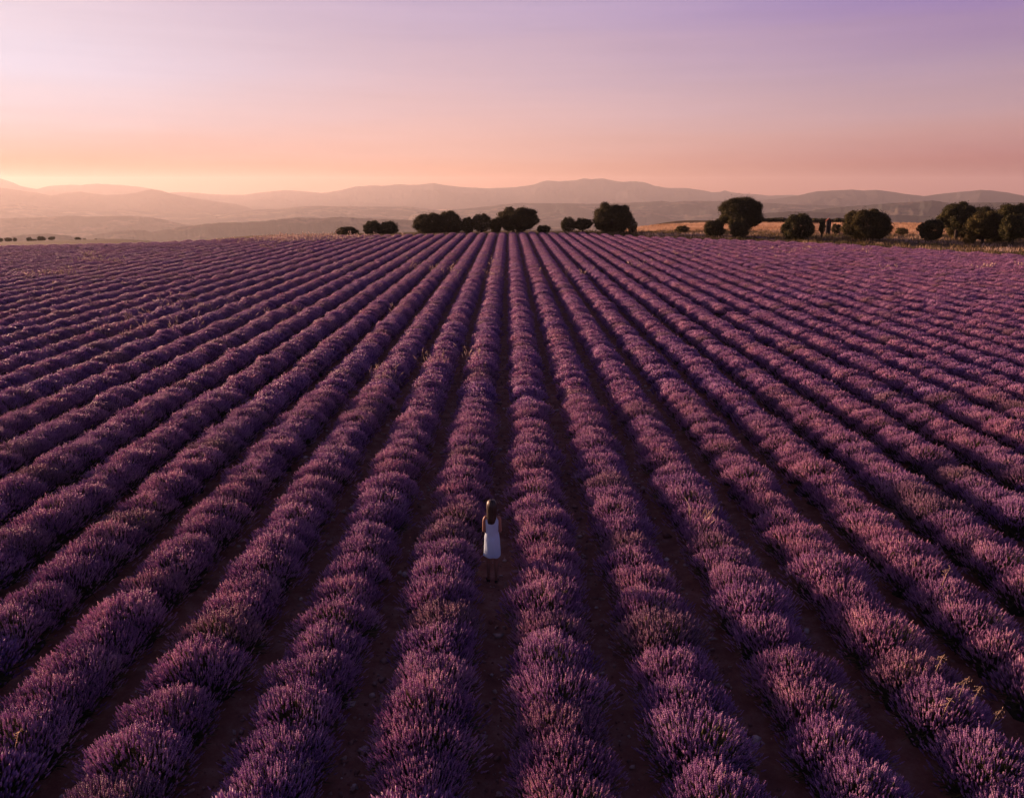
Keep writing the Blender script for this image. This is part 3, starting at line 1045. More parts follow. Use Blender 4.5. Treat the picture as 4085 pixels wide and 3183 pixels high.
def tree(name, label, cat, xl, xr, yt, yb, dist=None, lo=0.12, seed=0, dens=1.0, leaf=0.18, lobes=13, trunks=1, group=None, lean=0.0, tone=0.0, squash=0.85):
    rng = np.random.default_rng(seed + 900)
    xm = (xl + xr) / 2
    if dist is None:
        b = on_plane(xm, yb)
        dist = b.xy.length
    az, e = azel(xm, yt)
    x, y = dist * math.sin(az), dist * math.cos(az)
    zg = float(ground_z(x, y))
    zt = CAM_H + dist * e
    zb = CAM_H + dist * azel(xm, yb)[1]
    zc = math.hypot(dist * math.cos(az), CAM_H)
    W = (xr - xl) * zc / F_PX
    bot = min(zb, zt - 0.3) - 0.06 * (zt - zb)
    H = zt - bot
    z0 = bot + lo * H           # underside of the crown
    rx = W / 2 * (1.16 if group and 'grove' in group else 1.03); ry = W / 2 * squash; hz = (zt - z0) / 2 * 1.03
    root = empty(name, (x, y, zg))
    tag(root, label, cat, group)
    off = zg
    cen = np.array([0, 0, (zt + z0) / 2 - off])
    # lobes
    lobes = int(lobes * 2.4)
    cs_ = []
    big = min(rx, hz)
    for i in range(lobes):
        th = i * 2.39996 + rng.random() * 0.7
        zz = 1 - 2 * (i + 0.5) / lobes
        rad = math.sqrt(max(0, 1 - zz * zz)) ** 0.8
        lr = (0.19 + 0.13 * rng.random())
        k_ = 1.0 - lr + 0.24 * (rng.random() - 0.55)
        cs_.append((np.array([rad * math.cos(th) * rx * k_ + lean * zz * rx, rad * math.sin(th) * ry * k_, zz * hz * (k_ if zz > 0 else k_ * 0.95)]), np.array([rx * lr, ry * lr, max(hz * lr, big * lr * 0.8)])))
    cs_.append((np.zeros(3), np.array([rx * .74, ry * .74, hz * .74])))
    cs_.append((np.array([rx * 0.2 * rng.normal(), 0, hz * 0.15]), np.array([rx * .6, ry * .6, hz * .7])))
    g = Geo()
    tot = 0
    for cc, lr in cs_:
        area = 4 * math.pi * ((lr[0] * lr[1] + lr[0] * lr[2] + lr[1] * lr[2]) / 3)
        nn = int(min(2200, max(24, area * 3.0 * dens / (leaf * leaf * 0.5))))
        dv = unit(rng.normal(size=(nn, 3)))
        rr_ = np.clip(rng.normal(0.90, 0.15, nn), 0.4, 1.2)
        rr_ = np.where(rng.random(nn) < 0.06, 1.0 + 0.5 * rng.random(nn), rr_)
        clump = 1 + 0.10 * np.sin(dv[:, 0] * 9 + seed) * np.sin(dv[:, 1] * 8 + 1.3) * np.sin(dv[:, 2] * 9)
        p = cc + dv * lr * (rr_ * clump)[:, None]
        # drop leaves buried in other lobes
        inside = np.zeros(nn, bool)
        for c2_, l2_ in cs_:
            if c2_ is cc:
                continue
            inside |= (((p - c2_) / (l2_ * 0.8)) ** 2).sum(1) < 1
        keep_ = (~inside) & (p[:, 2] > -hz * 1.08)
        p = p[keep_]; dv = dv[keep_]
        nn = len(p)
        if nn == 0:
            continue
        nrm_ = unit(dv + rng.normal(0, 0.55, (nn, 3)))
        u, w = perp(nrm_)
        a_ = rng.random(nn) * 6.28
        u, w = u * np.cos(a_)[:, None] + w * np.sin(a_)[:, None], -u * np.sin(a_)[:, None] + w * np.cos(a_)[:, None]
        sz = leaf * (0.55 + 0.75 * rng.random(nn))[:, None]
        p = p + cen
        vv = np.stack([p - u * sz * 0.5, p + w * sz * 0.34 + nrm_ * sz * 0.08, p + u * sz * 0.5, p - w * sz * 0.34 + nrm_ * sz * 0.08], 1)
        tint = np.clip(rng.normal(0.5 + tone, 0.2, nn), 0, 1)
        g.add(vv.reshape(-1, 3), f4=np.arange(nn * 4).reshape(nn, 4), a=np.repeat(tint, 4))
        tot += nn
    me_ = g.mesh('crown'); me_.materials.append(M['leaf'])
    cr = link('crown', me_, None, root)
    # trunk and limbs
    g = Geo()
    tr = max(0.05, min(0.30, 0.055 * H))
    ctop = cen[2] - hz * 0.1
    for t_ in range(trunks):
        ox = (t_ - (trunks - 1) / 2) * W * 0.10
        top = (ox * 2 + lean * rx * 0.2, 0.05 * rx, ctop)
        pts = [(ox, 0, -0.25), (ox, 0.02, 0.15 * ctop), (ox * 1.5 + 0.05 * rx * math.sin(seed + t_), 0.03, 0.55 * ctop), top]
        tube(g, pts, [tr * 1.35, tr * 1.0, tr * 0.8, tr * 0.45], 8)
        for j in range(5):
            cc, lr = cs_[(j * 7 + t_ * 3 + 4) % lobes]
            s_ = 0.45 + 0.1 * j
            st_ = Vector((ox * 1.4, 0.02, ctop * s_))
            en = Vector(tuple(cc * 0.8 + cen))
            mid = st_.lerp(en, 0.5) + Vector((0, 0, 0.1 * hz))
            tube(g, [st_, mid, en], [tr * 0.55, tr * 0.35, tr * 0.12], 6)
    me_ = g.mesh('trunk', True); me_.materials.append(M['bark'])
    link('trunk', me_, None, root)
    return root


def c1(xl, xr, yt, yb):
    return (1300 + xl * .641, 1300 + xr * .641, 650 + yt * .641, 650 + yb * .641)


def c2(xl, xr, yt, yb):
    return (2600 + xl * .68, 2600 + xr * .68, 700 + yt * .68, 700 + yb * .68)


def c3(xl, xr, yt, yb):
    return (xl * .641, xr * .641, 650 + yt * .641, 650 + yb * .641)


G1 = 'oaks along the crest of the field'
tree('oak_tree', 'low spreading oak bush, leftmost of the dark trees on the field crest', 'oak', *c1(62, 195, 398, 462), dist=150, lo=0.0, seed=1, group=G1, squash=1)
tree('oak_tree', 'left one of the two small round oaks standing side by side', 'oak', *c1(230, 346, 362, 460), dist=152, lo=0.0, seed=2, group=G1)
tree('oak_tree', 'right one of the two small round oaks, with bare trunk showing', 'oak', *c1(328, 444, 364, 456), dist=150, lo=0.10, seed=3, group=G1)
tree('oak_tree', 'wide low oak overlapping the left side of a taller oak', 'oak', *c1(541, 745, 311, 450), dist=151, lo=0.0, seed=4, group=G1)
tree('oak_tree', 'taller dense oak rising behind the wide low oak', 'oak', *c1(672, 844, 296, 450), dist=155, lo=0.0, seed=5, group=G1)
tree('oak_tree', 'small leaning oak in the gap left of the see-through oak', 'oak', *c1(840, 928, 336, 446), dist=152, lo=0.08, seed=6, dens=0.8, group=G1)
tree('oak_tree', 'open crowned oak with sky showing through, beside the largest dome oak', 'oak', *c1(903, 1032, 315, 446), dist=152, lo=0.16, seed=7, dens=0.62, group=G1)
tree('oak_tree', 'slim low oak squeezed against the left flank of the dome oak', 'oak', *c1(1022, 1092, 344, 444), dist=153, lo=0.02, seed=8, group=G1)
tree('oak_tree', 'broad dome-shaped oak with flat underside at the vanishing point of the rows', 'oak', *c1(1068, 1320, 279, 448), dist=152, lo=0.16, seed=9, trunks=3, group=G1, lobes=16)
tree('shrub', 'small round shrub alone on the crest right of the dome oak', 'shrub', *c1(1312, 1396, 387, 440), dist=151, lo=0.0, seed=10, lobes=7, group=G1)
tree('oak_tree', 'ragged small oak, left one of the low pair before the big round oak', 'oak', *c1(1466, 1552, 336, 440), dist=152, lo=0.02, seed=11, dens=0.7, group=G1)
tree('oak_tree', 'small flat-topped oak on a thin trunk, right one of the low pair', 'oak', *c1(1546, 1656, 345, 436), dist=151, lo=0.22, seed=12, group=G1)
tree('oak_tree', 'big round dark oak right of centre with shrub at its foot', 'oak', *c1(1668, 1902, 250, 446), dist=150, lo=0.02, seed=13, lobes=17, group=G1)
tree('shrub', 'ragged shrub growing against the foot of the big round oak', 'shrub', *c1(1876, 1942, 344, 440), dist=149, lo=0.0, seed=14, dens=0.7, lobes=7)
G2 = 'oaks and shrubs on the verge beside the wheat'
tree('shrub', 'low olive shrub on the verge right of the big round oak', 'shrub', *c2(138, 222, 294, 338), lo=0, seed=15, lobes=7, dens=0.7, tone=0.3, group=G2)
tree('oak_tree', 'small dark oak bush at the left foot of the tall tree', 'oak', *c2(313, 428, 260, 366), lo=0.0, seed=16, group=G2)
tree('oak_tree', 'tallest round oak standing before the golden wheat', 'oak', *c2(411, 655, 124, 330), dist=146, lo=0.12, seed=17, lobes=17, group=G2)
tree('shrub', 'bushy young oak directly in front of the tallest oak', 'shrub', *c2(464, 572, 256, 368), lo=0.0, seed=18, tone=0.15, group=G2)
tree('oak_tree', 'boxy dense oak left of the stone pillar', 'oak', *c2(773, 957, 226, 382), lo=0.0, seed=19, lobes=16, group=G2)
tree('shrub', 'ivy-like shrub growing up beside the stone pillar', 'shrub', *c2(985, 1024, 262, 342), dist=140, lo=0.0, seed=20, lobes=6, leaf=0.16, tone=0.1, group=G2)
tree('shrub', 'thin upright shrub just right of the stone pillar', 'shrub', *c2(1060, 1116, 284, 350), lo=0.05, seed=21, lobes=7, dens=0.7, group=G2)
tree('oak_tree', 'wide oak with sunlit left side, right of the stone pillar', 'oak', *c2(1148, 1410, 195, 384), lo=0.05, seed=22, lobes=18, trunks=2, tone=0.1, group=G2)
tree('shrub', 'low yellowish shrub before the wheat right of the wide oak', 'shrub', *c2(1432, 1505, 308, 350), lo=0.0, seed=23, lobes=7, dens=0.6, tone=0.4, group=G2)
tree('oak_tree', 'small wind-shaped oak standing alone before the right-hand grove', 'oak', *c2(1578, 1724, 256, 392), lo=0.10, seed=24, dens=0.85, group=G2)
G3 = 'grove of oaks at the right edge'
tree('oak_tree', 'tall left oak of the grove with sunlit upper crown', 'oak', *c2(1718, 1905, 163, 335), dist=146, lo=0.12, seed=25, lobes=17, tone=0.1, group=G3)
tree('oak_tree', 'distant oak top peeking over the middle of the grove', 'oak', *c2(1880, 2014, 177, 330), dist=172, lo=0.1, seed=26, group=G3)
tree('shrub', 'loose olive shrub below the tall left oak of the grove', 'shrub', *c2(1756, 1876, 260, 374), lo=0.0, seed=27, tone=0.25, group=G3)
tree('oak_tree', 'broad low oak in the middle front of the grove', 'oak', *c2(1866, 2066, 213, 378), dist=133, lo=0.03, seed=28, lobes=17, tone=0.12, group=G3)
tree('oak_tree', 'large oak at the far right edge of the grove, cut by the frame', 'oak', *c2(2026, 2260, 173, 372), dist=142, lo=0.05, seed=29, lobes=18, group=G3)
tree('oak_tree', 'rounded oak in front of the frame-cut oak', 'oak', *c2(2070, 2215, 225, 375), dist=130, lo=0.0, seed=30, group=G3)
tree('shrub', 'brownish rounded shrub in front of the broad low oak', 'shrub', *c2(1976, 2112, 290, 394), lo=0.0, seed=31, tone=0.25, group=G3)
tree('shrub', 'small tan shrub nearest the lavender below the grove', 'shrub', *c2(1838, 1902, 334, 410), lo=0.05, seed=32, lobes=7, dens=0.7, tone=0.4, group=G3)
G4 = 'tiny distant trees at the left'
tiny = [((-18, 17, 470, 492), 'tiny distant tree cut by the left edge of the picture'),
        ((28, 70, 467, 490), 'wide tiny tree, second from the left edge'),
        ((79, 104, 467, 488), 'narrow tiny tree just right of the wide tiny tree'),
        ((164, 198, 464, 489), 'round tiny tree with a low shrub touching its right side'),
        ((198, 226, 474, 489), 'low tiny shrub between two round distant trees'),
        ((229, 280, 458, 487), 'largest of the tiny distant trees at far left'),
        ((300, 341, 460, 485), 'tiny umbrella-shaped tree on a visible trunk'),
        ((466, 503, 462, 489), 'lone tiny tree right of the umbrella-shaped one'),
        ((512, 538, 472, 489), 'tiny shrub right beside the lone tiny tree'),
        ((586, 604, 473, 490), 'last tiny shrub on the distant shelf before the lavender crest')]
for i, (b_, lab) in enumerate(tiny):
    tree('distant_tree', lab, 'tree', *c3(*b_), dist=600 + 12 * (i % 3), lo=0.22 if 'umbrella' in lab else 0.0, seed=60 + i, leaf=0.55, lobes=9, group=G4)

# ------------------------------------------------------------------ stone pillar and paling fence on the verge
m = Mat('rubble_stone')
vor = m.n('ShaderNodeTexVoronoi'); vor.inputs['Scale'].default_value = 5.5
tcn = m.n('ShaderNodeTexCoord'); m.l(tcn.outputs['Object'], vor.inputs['Vector'])
M['rubble'] = m.out(m.ramp(vor.outputs['Distance'], [(0.0, (0.085, 0.072, 0.066)), (0.45, (0.06, 0.05, 0.046)), (0.7, (0.03, 0.025, 0.023))]), rough=0.95, bump=vor.outputs['Distance'], bump_d=-0.04)
m = Mat('roof_tile')
M['rooftile'] = m.out(m.ramp(m.noise(6, 4), [(0.3, (0.20, 0.065, 0.04)), (0.7, (0.36, 0.14, 0.085))]), rough=0.85)
m = Mat('weathered_wood')
M['wood'] = m.out(m.ramp(m.noise(4, 5, vscale=(6, 6, 1)), [(0.3, (0.025, 0.019, 0.015)), (0.7, (0.06, 0.046, 0.037))]), rough=0.9)


def box(g, x0, x1, y0, y1, z0, z1, tint=0.5, taper=0.0):
    t = taper
    v_ = [(x0, y0, z0), (x1, y0, z0), (x1, y1, z0), (x0, y1, z0), (x0 + t, y0 + t, z1), (x1 - t, y0 + t, z1), (x1 - t, y1 - t, z1), (x0 + t, y1 - t, z1)]
    g.add(v_, f4=[(0, 3, 2, 1), (4, 5, 6, 7), (0, 1, 5, 4), (1, 2, 6, 5), (2, 3, 7, 6), (3, 0, 4, 7)], a=tint)


pp = on_plane(3301, 936)
pz = float(ground_z(pp.x, pp.y))
pr = empty('stone_pillar', (pp.x, pp.y, pz))
pr.rotation_euler = (0, 0, R(-12))
tag(pr, 'narrow stone pillar with little red tiled gable roof beside the wheat', 'pillar')
g = Geo()
hw = 0.40
PH = 2.45
# stacked rubble courses, each course a little in or out
rng = np.random.default_rng(3)
zz = -0.2
while zz < PH:
    hgt = min(0.16 + 0.08 * rng.random(), PH - zz + 1e-3)
    xs = [-hw, -hw + 0.25 + 0.2 * rng.random(), hw]
    for a_, b_ in zip(xs[:-1], xs[1:]):
        j = 0.012 * rng.normal()
        box(g, a_ + 0.006, b_ - 0.006, -hw - j, hw + j, zz + 0.005, zz + hgt - 0.005)
    zz += hgt
box(g, -hw + 0.03, hw - 0.03, -hw + 0.03, hw - 0.03, -0.25, PH - 0.01)
me = g.mesh('shaft'); me.materials.append(M['rubble'])
link('shaft', me, None, pr)
g = Geo()
g.add([(-.40, -.40, PH + .001), (.40, -.40, PH + .001), (0, -.40, PH + .40), (-.40, .40, PH + .001), (.40, .40, PH + .001), (0, .40, PH + .40)], f3=[(0, 1, 2), (3, 5, 4)], f4=[(0, 2, 5, 3), (1, 4, 5, 2)])
me = g.mesh('gable'); me.materials.append(M['rubble'])
link('gable', me, None, pr)
gt = Geo()
for s_ in (-1, 1):
    for k_ in range(4):
        x0_, x1_ = s_ * 0.13 * k_, s_ * (0.13 * (k_ + 1) + 0.02)
        z0_, z1_ = PH + .435 - 0.13 * k_ * 0.98, PH + .435 - 0.13 * (k_ + 1) * 0.98 - 0.01
        gt.add([(x0_, -.47, z0_), (x1_, -.47, z1_), (x1_, .47, z1_), (x0_, .47, z0_), (x0_, -.47, z0_ + .045), (x1_, -.47, z1_ + .06), (x1_, .47, z1_ + .06), (x0_, .47, z0_ + .045)],
               f4=[(0, 1, 2, 3), (7, 6, 5, 4), (0, 4, 5, 1), (1, 5, 6, 2), (2, 6, 7, 3), (3, 7, 4, 0)])
me = gt.mesh('roof'); me.materials.append(M['rooftile'])
link('roof', me, None, pr)

f0 = on_plane(3238, 933); f1 = on_plane(3296, 934)
fr = empty('paling_fence', (f0.x, f0.y, float(ground_z(f0.x, f0.y))))
tag(fr, 'tall wooden paling fence between the boxy oak and the stone pillar', 'fence')
d_ = f1 - f0
fr.rotation_euler = (0, 0, math.atan2(d_.y, d_.x))
Lf = d_.length
g = Geo(); box(g, -0.022, 0.022, -0.012, 0.012, 0.05, 2.25)
pick = g.mesh('paling'); pick.materials.append(M['wood'])
npk = 13
for i in range(npk):
    o = bpy.data.objects.new('paling', pick); COL.objects.link(o); o.parent = fr
    o.location = (0.06 + (Lf - 0.5) * i / (npk - 1), 0.03, 0.03 * math.sin(i * 2.3)); o.rotation_euler = (0, R(1.2 * math.sin(i * 1.7)), 0)
for z_ in (0.5, 1.9):
    g = Geo(); box(g, 0, Lf - 0.45, -0.03, 0.015, z_, z_ + 0.08)
    me = g.mesh('rail'); me.materials.append(M['wood']); link('rail', me, None, fr)
for x_ in (0.0, Lf - 0.5):
    g = Geo(); box(g, x_ - 0.04, x_ + 0.04, -0.12, -0.035, -0.2, 2.3)
    me = g.mesh('post'); me.materials.append(M['wood']); link('post', me, None, fr)


# ------------------------------------------------------------------ grasses
def tufts(g, xs, ys, zs, h, nb, tint, rng, spread=0.10, width=0.02, lean=0.28, plume=False):
    n = len(xs)
    P0 = np.repeat(np.stack([xs, ys, zs], -1), nb, 0)
    N = n * nb
    P0 = P0 + rng.normal(0, spread, (N, 3)) * np.array([1, 1, 0])
    dr = np.stack([rng.normal(0, lean, N), rng.normal(0, lean, N), np.ones(N)], -1)
    hh = np.repeat(np.asarray(h), nb) * (0.6 + 0.5 * rng.random(N))
    P1 = P0 + dr * (hh * 0.6)[:, None]
    P2 = P1 + (dr * np.array([1.7, 1.7, 1])) * (hh * 0.4)[:, None]
    t = np.clip(np.repeat(np.asarray(tint), nb) + rng.normal(0, 0.09, N), 0, 1)
    a_ = rng.random(N) * 3.14
    side = np.stack([np.cos(a_), np.sin(a_), 0 * a_], -1)
    if plume:
        blades(g, P0, P1, width * 0.6, width * 0.6, t, side)
        ax = unit(P2 - P1)
        spindles(g, (P1 + P2) / 2, ax, np.linalg.norm(P2 - P1, axis=1) * 0.55, np.full(N, width * 1.3), np.clip(t + 0.1, 0, 1))
    else:
        blades(g, P0, P1, width, width * 0.9, t, side)
        blades(g, P1, P2, width * 0.9, width * 0.15, t, side)


rng = np.random.default_rng(77)
# verge between lavender and trees, right of centre
g = Geo()
az = R(4) + (R(46) - R(4)) * rng.random(5200)
re_ = np.interp(az, edge_az, edge_r)
rn_ = np.where(az > waz_n[0], np.interp(az, waz_n, wr_n), re_ + 16)
rr_ = re_ + 1.2 + (np.maximum(rn_ - re_, 6) + 1) * rng.random(len(az))
xs, ys = rr_ * np.sin(az), rr_ * np.cos(az)
ti = np.clip(0.26 + 1.1 * N2.fbm(xs / 5, ys / 4, 4) + 0.06 * rng.normal(size=len(xs)), 0.0, 0.85)
tufts(g, xs, ys, ground_z(xs, ys) - 0.02, 0.30 + 0.35 * rng.random(len(xs)), 5, ti, rng, 0.22, 0.06)
me = g.mesh('verge_grass'); me.materials.append(M['grass'])
o = kind(link('verge_grass', me), 'stuff'); o['label'] = 'dark dry grass of the verge between lavender and trees'
# crest grass centre and left
g = Geo()
az = R(-50) + (R(6) - R(-50)) * rng.random(2600)
re_ = np.interp(az, edge_az, edge_r)
rr_ = re_ + 0.8 + 9 * rng.random(len(az)) ** 1.5
xs, ys = rr_ * np.sin(az), rr_ * np.cos(az)
tufts(g, xs, ys, ground_z(xs, ys) - 0.02, 0.25 + 0.25 * rng.random(len(xs)), 4, np.clip(rng.normal(0.5, 0.2, len(xs)), 0, 1), rng, 0.2, 0.05)
me = g.mesh('crest_grass'); me.materials.append(M['grass'])
o = kind(link('crest_grass', me), 'stuff'); o['label'] = 'short dry grass along the far crest of the field'
# pale feathery grass at the row ends left of centre
g = Geo()
xs_px = np.concatenate([rng.normal(1180, 85, 330), rng.normal(1330, 90, 70), rng.uniform(960, 1500, 24)])
for_y = np.interp(xs_px, [900, 1300, 1560], [956, 949, 941]) + rng.normal(3, 6, len(xs_px))
pts = np.array([on_plane(a, b, 0.5)[:] for a, b in zip(xs_px, for_y)])
tufts(g, pts[:, 0], pts[:, 1], ground_z(pts[:, 0], pts[:, 1]), 0.75 + 0.35 * rng.random(len(pts)), 4, np.full(len(pts), 0.9), rng, 0.18, 0.045, 0.22, True)
me = g.mesh('feather_grass'); me.materials.append(M['grass'])
o = kind(link('feather_grass', me), 'stuff'); o['label'] = 'pale feathery grass at the row ends left of centre'
# dry weeds poking out of the rows
g = Geo()
spots = [(360, 1030, 40, 10, 26), (440, 1034, 30, 6, 14), (180, 1092, 45, 7, 20), (270, 1082, 20, 6, 8), (1060, 985, 25, 6, 10), (1210, 1000, 12, 5, 5), (600, 1270, 110, 30, 30), (780, 1210, 90, 28, 20), (500, 1320, 60, 16, 14),
         (1000, 1240, 60, 20, 10), (1660, 1050, 14, 10, 7), (1730, 1060, 12, 8, 7), (1815, 1080, 26, 10, 12), (1965, 1030, 14, 16, 8), (1965, 1095, 18, 14, 8), (1880, 1420, 25, 14, 9), (1730, 1430, 25, 14, 9), (1520, 1500, 18, 12, 6),
         (1570, 1225, 8, 8, 4), (2150, 1075, 6, 6, 3), (2300, 1090, 30, 8, 6), (3160, 995, 60, 7, 16), (3420, 1000, 60, 6, 10), (3560, 1070, 20, 6, 6), (3940, 1065, 25, 6, 8), (4070, 1060, 10, 8, 5), (2520, 1060, 30, 6, 6), (320, 1130, 160, 40, 26), (2840, 1020, 120, 14, 14), (1340, 925, 10, 3, 3),
         (2810, 2060, 26, 22, 5), (2750, 2080, 14, 14, 2)]
for (cx_, cy_, sx_, sy_, n_) in spots:
    q = np.array([on_plane(cx_ + rng.normal() * sx_, cy_ + rng.normal() * sy_, 0.62)[:] for _ in range(n_)])
    dd = np.hypot(q[:, 0], q[:, 1])
    wd = np.clip(dd * 0.00030, 0.004, 0.028)
    tufts(g, q[:, 0], q[:, 1], ground_z(q[:, 0], q[:, 1]) + 0.25, 0.55 + 0.25 * rng.random(n_), 3, np.full(n_, 0.80), rng, 0.10, float(wd.mean()), 0.30, True)
me = g.mesh('dry_weeds'); me.materials.append(M['grass'])
o = kind(link('dry_weeds', me), 'stuff'); o['label'] = 'golden dry weeds poking out of the lavender rows'
# wheat
g = Geo()
az = waz_n[0] + 0.01 + (R(46) - waz_n[0]) * rng.random(15000)
a0_ = np.interp(az, waz_n, wr_n); a1_ = np.interp(az, waz_f, wr_f)
rr_ = a0_ + (a1_ - a0_) * rng.random(len(az))
xs, ys = rr_ * np.sin(az), rr_ * np.cos(az)
ti = np.clip(0.55 + 0.9 * N1.fbm(xs / 14, ys / 5, 4), 0, 1)
tufts(g, xs, ys, ground_z(xs, ys) - 0.02, 0.38 + 0.18 * rng.random(len(xs)), 4, ti, rng, 0.22, 0.07, 0.2)
me = g.mesh('wheat'); me.materials.append(M['wheat'])
o = kind(link('wheat', me), 'stuff'); o['label'] = 'strip of golden ripe wheat behind the right-hand oaks'
# dark scrub beyond the wheat
g = Geo()
q0, q1 = azel(3020, 890)[0], azel(3400, 890)[0]
n_ = 2600
az = q0 + (q1 - q0) * rng.random(n_)
rr_ = 222 + 14 * rng.random(n_)
hh_ = 0.15 + 0.65 * rng.random(n_)
P = np.stack([rr_ * np.sin(az), rr_ * np.cos(az), ground_z(rr_ * np.sin(az), rr_ * np.cos(az)) + hh_ * (0.75 + 0.5 * N1(az * 300, az * 0))], -1)
spindles(g, P, unit(rng.normal(size=(n_, 3))), 0.30 + 0.25 * rng.random(n_), 0.22 + 0.2 * rng.random(n_), np.clip(rng.normal(0.35, 0.2, n_), 0, 1), 0, rng)
me = g.mesh('scrub'); me.materials.append(M['leaf'])
o = kind(link('scrub', me), 'stuff'); o['label'] = 'dark line of scrub behind the wheat beyond the stone pillar'

# dirt track leaving the field on the right
m = Mat('dirt_track')
M['track'] = m.out(m.ramp(m.noise(1.6, 6), [(0.3, (0.16, 0.095, 0.065)), (0.7, (0.30, 0.20, 0.15))]), rough=0.95, bump=m.noise(12, 5), bump_d=0.04)
line = [on_plane(a, b) for a, b in ((3150, 972), (3080, 957), (3010, 947), (2930, 942), (2850, 939), (2700, 940))]
g = Geo()
vs = []
for i, p in enumerate(line):
    d_ = (line[min(i + 1, len(line) - 1)] - line[max(i - 1, 0)]).normalized()
    nn_ = Vector((-d_.y, d_.x, 0))
    w_ = 1.5 * (1 - 0.5 * i / len(line))
    for s_ in (-1, -0.33, 0.33, 1):
        q = p + nn_ * s_ * w_
        vs.append((q.x, q.y, float(ground_z(q.x, q.y)) + 0.09 + (0.03 if abs(s_) < 0.5 else 0)))
f4 = [(i * 4 + j, i * 4 + j + 1, i * 4 + j + 5, i * 4 + j + 4) for i in range(len(line) - 1) for j in range(3)]
g.add(vs, f4=f4)
me = g.mesh('dirt_track', True); me.materials.append(M['track'])
o = kind(link('dirt_track', me), 'structure'); o['label'] = 'pale dirt track leaving the lavender edge below the tallest oak'

# ------------------------------------------------------------------ wild oat stalks catching the sun near the camera
m = Mat('oat_straw')
M['oat'] = m.out((0.88, 0.72, 0.52), rough=0.45, spec=0.5, transl=0.5)
oats = [((3770, 2605), 0.95, 'wild oat stalk with curved tip, leftmost of the sunlit stalks lower right'),
        ((3868, 2690), 1.0, 'tall sunlit wild oat stalk in the middle of the lower right cluster'),
        ((3920, 2728), 0.95, 'slanting wild oat stalk over the bare furrow at lower right'),
        ((3802, 2775), 0.85, 'short dense wild oat head among the lower right lavender'),
        ((4000, 2820), 0.8, 'wild oat stalk bent low at the right of the lower right cluster'),
        ((3792, 2264), 0.95, 'lone wild oat stalk in the row above the lower right cluster'),
        ((85, 2895), 0.9, 'golden wild oat head glinting near the bottom left corner'),
        ((1232, 3030), 0.6, 'low wild oat head glinting in the furrow at bottom left of centre')]
for i, ((px_, py_), hh, lab) in enumerate(oats):
    rng = np.random.default_rng(500 + i)
    tp = on_plane(px_, py_, hh)
    bx, by = tp.x - 0.16, tp.y - 0.03
    e = empty('wild_oat_stalk', (bx, by, float(ground_z(bx, by))))
    tag(e, lab, 'grass stalk', 'sunlit wild oat stalks')
    g = Geo()
    cur = [Vector((0, 0, 0)), Vector((0.015, 0.0, hh * .4)), Vector((0.06, 0.01, hh * .75)), Vector((0.11, 0.02, hh * .92)), Vector((0.16, 0.03, hh))]
    tube(g, cur, [0.0035, 0.003, 0.0025, 0.002, 0.0012], 5)
    me = g.mesh('stem'); me.materials.append(M['oat']); link('stem', me, None, e)
    ns = 13
    for j in range(ns):
        t = 0.62 + 0.38 * j / (ns - 1)
        k_ = min(int(t * 4), 3)
        p = cur[k_].lerp(cur[k_ + 1], t * 4 - k_)
        q = p + Vector((rng.normal() * 0.045, rng.normal() * 0.03, -0.02 + 0.02 * rng.normal()))
        g = Geo()
        axd = unit(np.array([[0.5 + 0.3 * rng.normal(), 0.2 * rng.normal(), -0.55 if j < 9 else 0.5]]))
        spindles(g, np.array([q[:]]), axd, np.array([0.014]), np.array([0.0038]), np.array([0.8]))
        tube(g, [p, q], [0.0012, 0.0010], 3)
        me = g.mesh('spikelet'); me.materials.append(M['oat']); link('spikelet', me, None, e)

# ------------------------------------------------------------------ the person
m = Mat('skin')
M['skin'] = m.out(m.mix(m.noise(14, 3), (0.25, 0.125, 0.08), (0.29, 0.15, 0.10)), rough=0.55, spec=0.3)
m = Mat('white_cotton_shade_tint')
M['dress'] = m.out(m.mix(m.noise(30, 4), (0.40, 0.58, 0.70), (0.46, 0.63, 0.75)), rough=0.85, spec=0.15, transl=0.08, bump=m.noise(60, 3), bump_d=0.002)  # bluish skylit shade is mixed into the white cloth's colour
m = Mat('brown_hair')
M['hair'] = m.out(m.ramp(m.noise(40, 4, vscale=(4, 4, 0.3)), [(0.3, (0.010, 0.0065, 0.004)), (0.7, (0.034, 0.020, 0.012))]), rough=0.4, spec=0.45)
m = Mat('dark_leather')
M['shoe'] = m.out((0.025, 0.02, 0.018), rough=0.5)
m = Mat('eye_white')
M['eye'] = m.out((0.6, 0.6, 0.6), rough=0.3)
m = Mat('lip')
M['lip'] = m.out((0.35, 0.12, 0.10), rough=0.5)

sk_v = []; sk_e = []; sk_r = []


def sv(p, r, par=None):
    sk_v.append(p); sk_r.append(r if isinstance(r, tuple) else (r, r))
    if par is not None:
        sk_e.append((par, len(sk_v) - 1))
    return len(sk_v) - 1


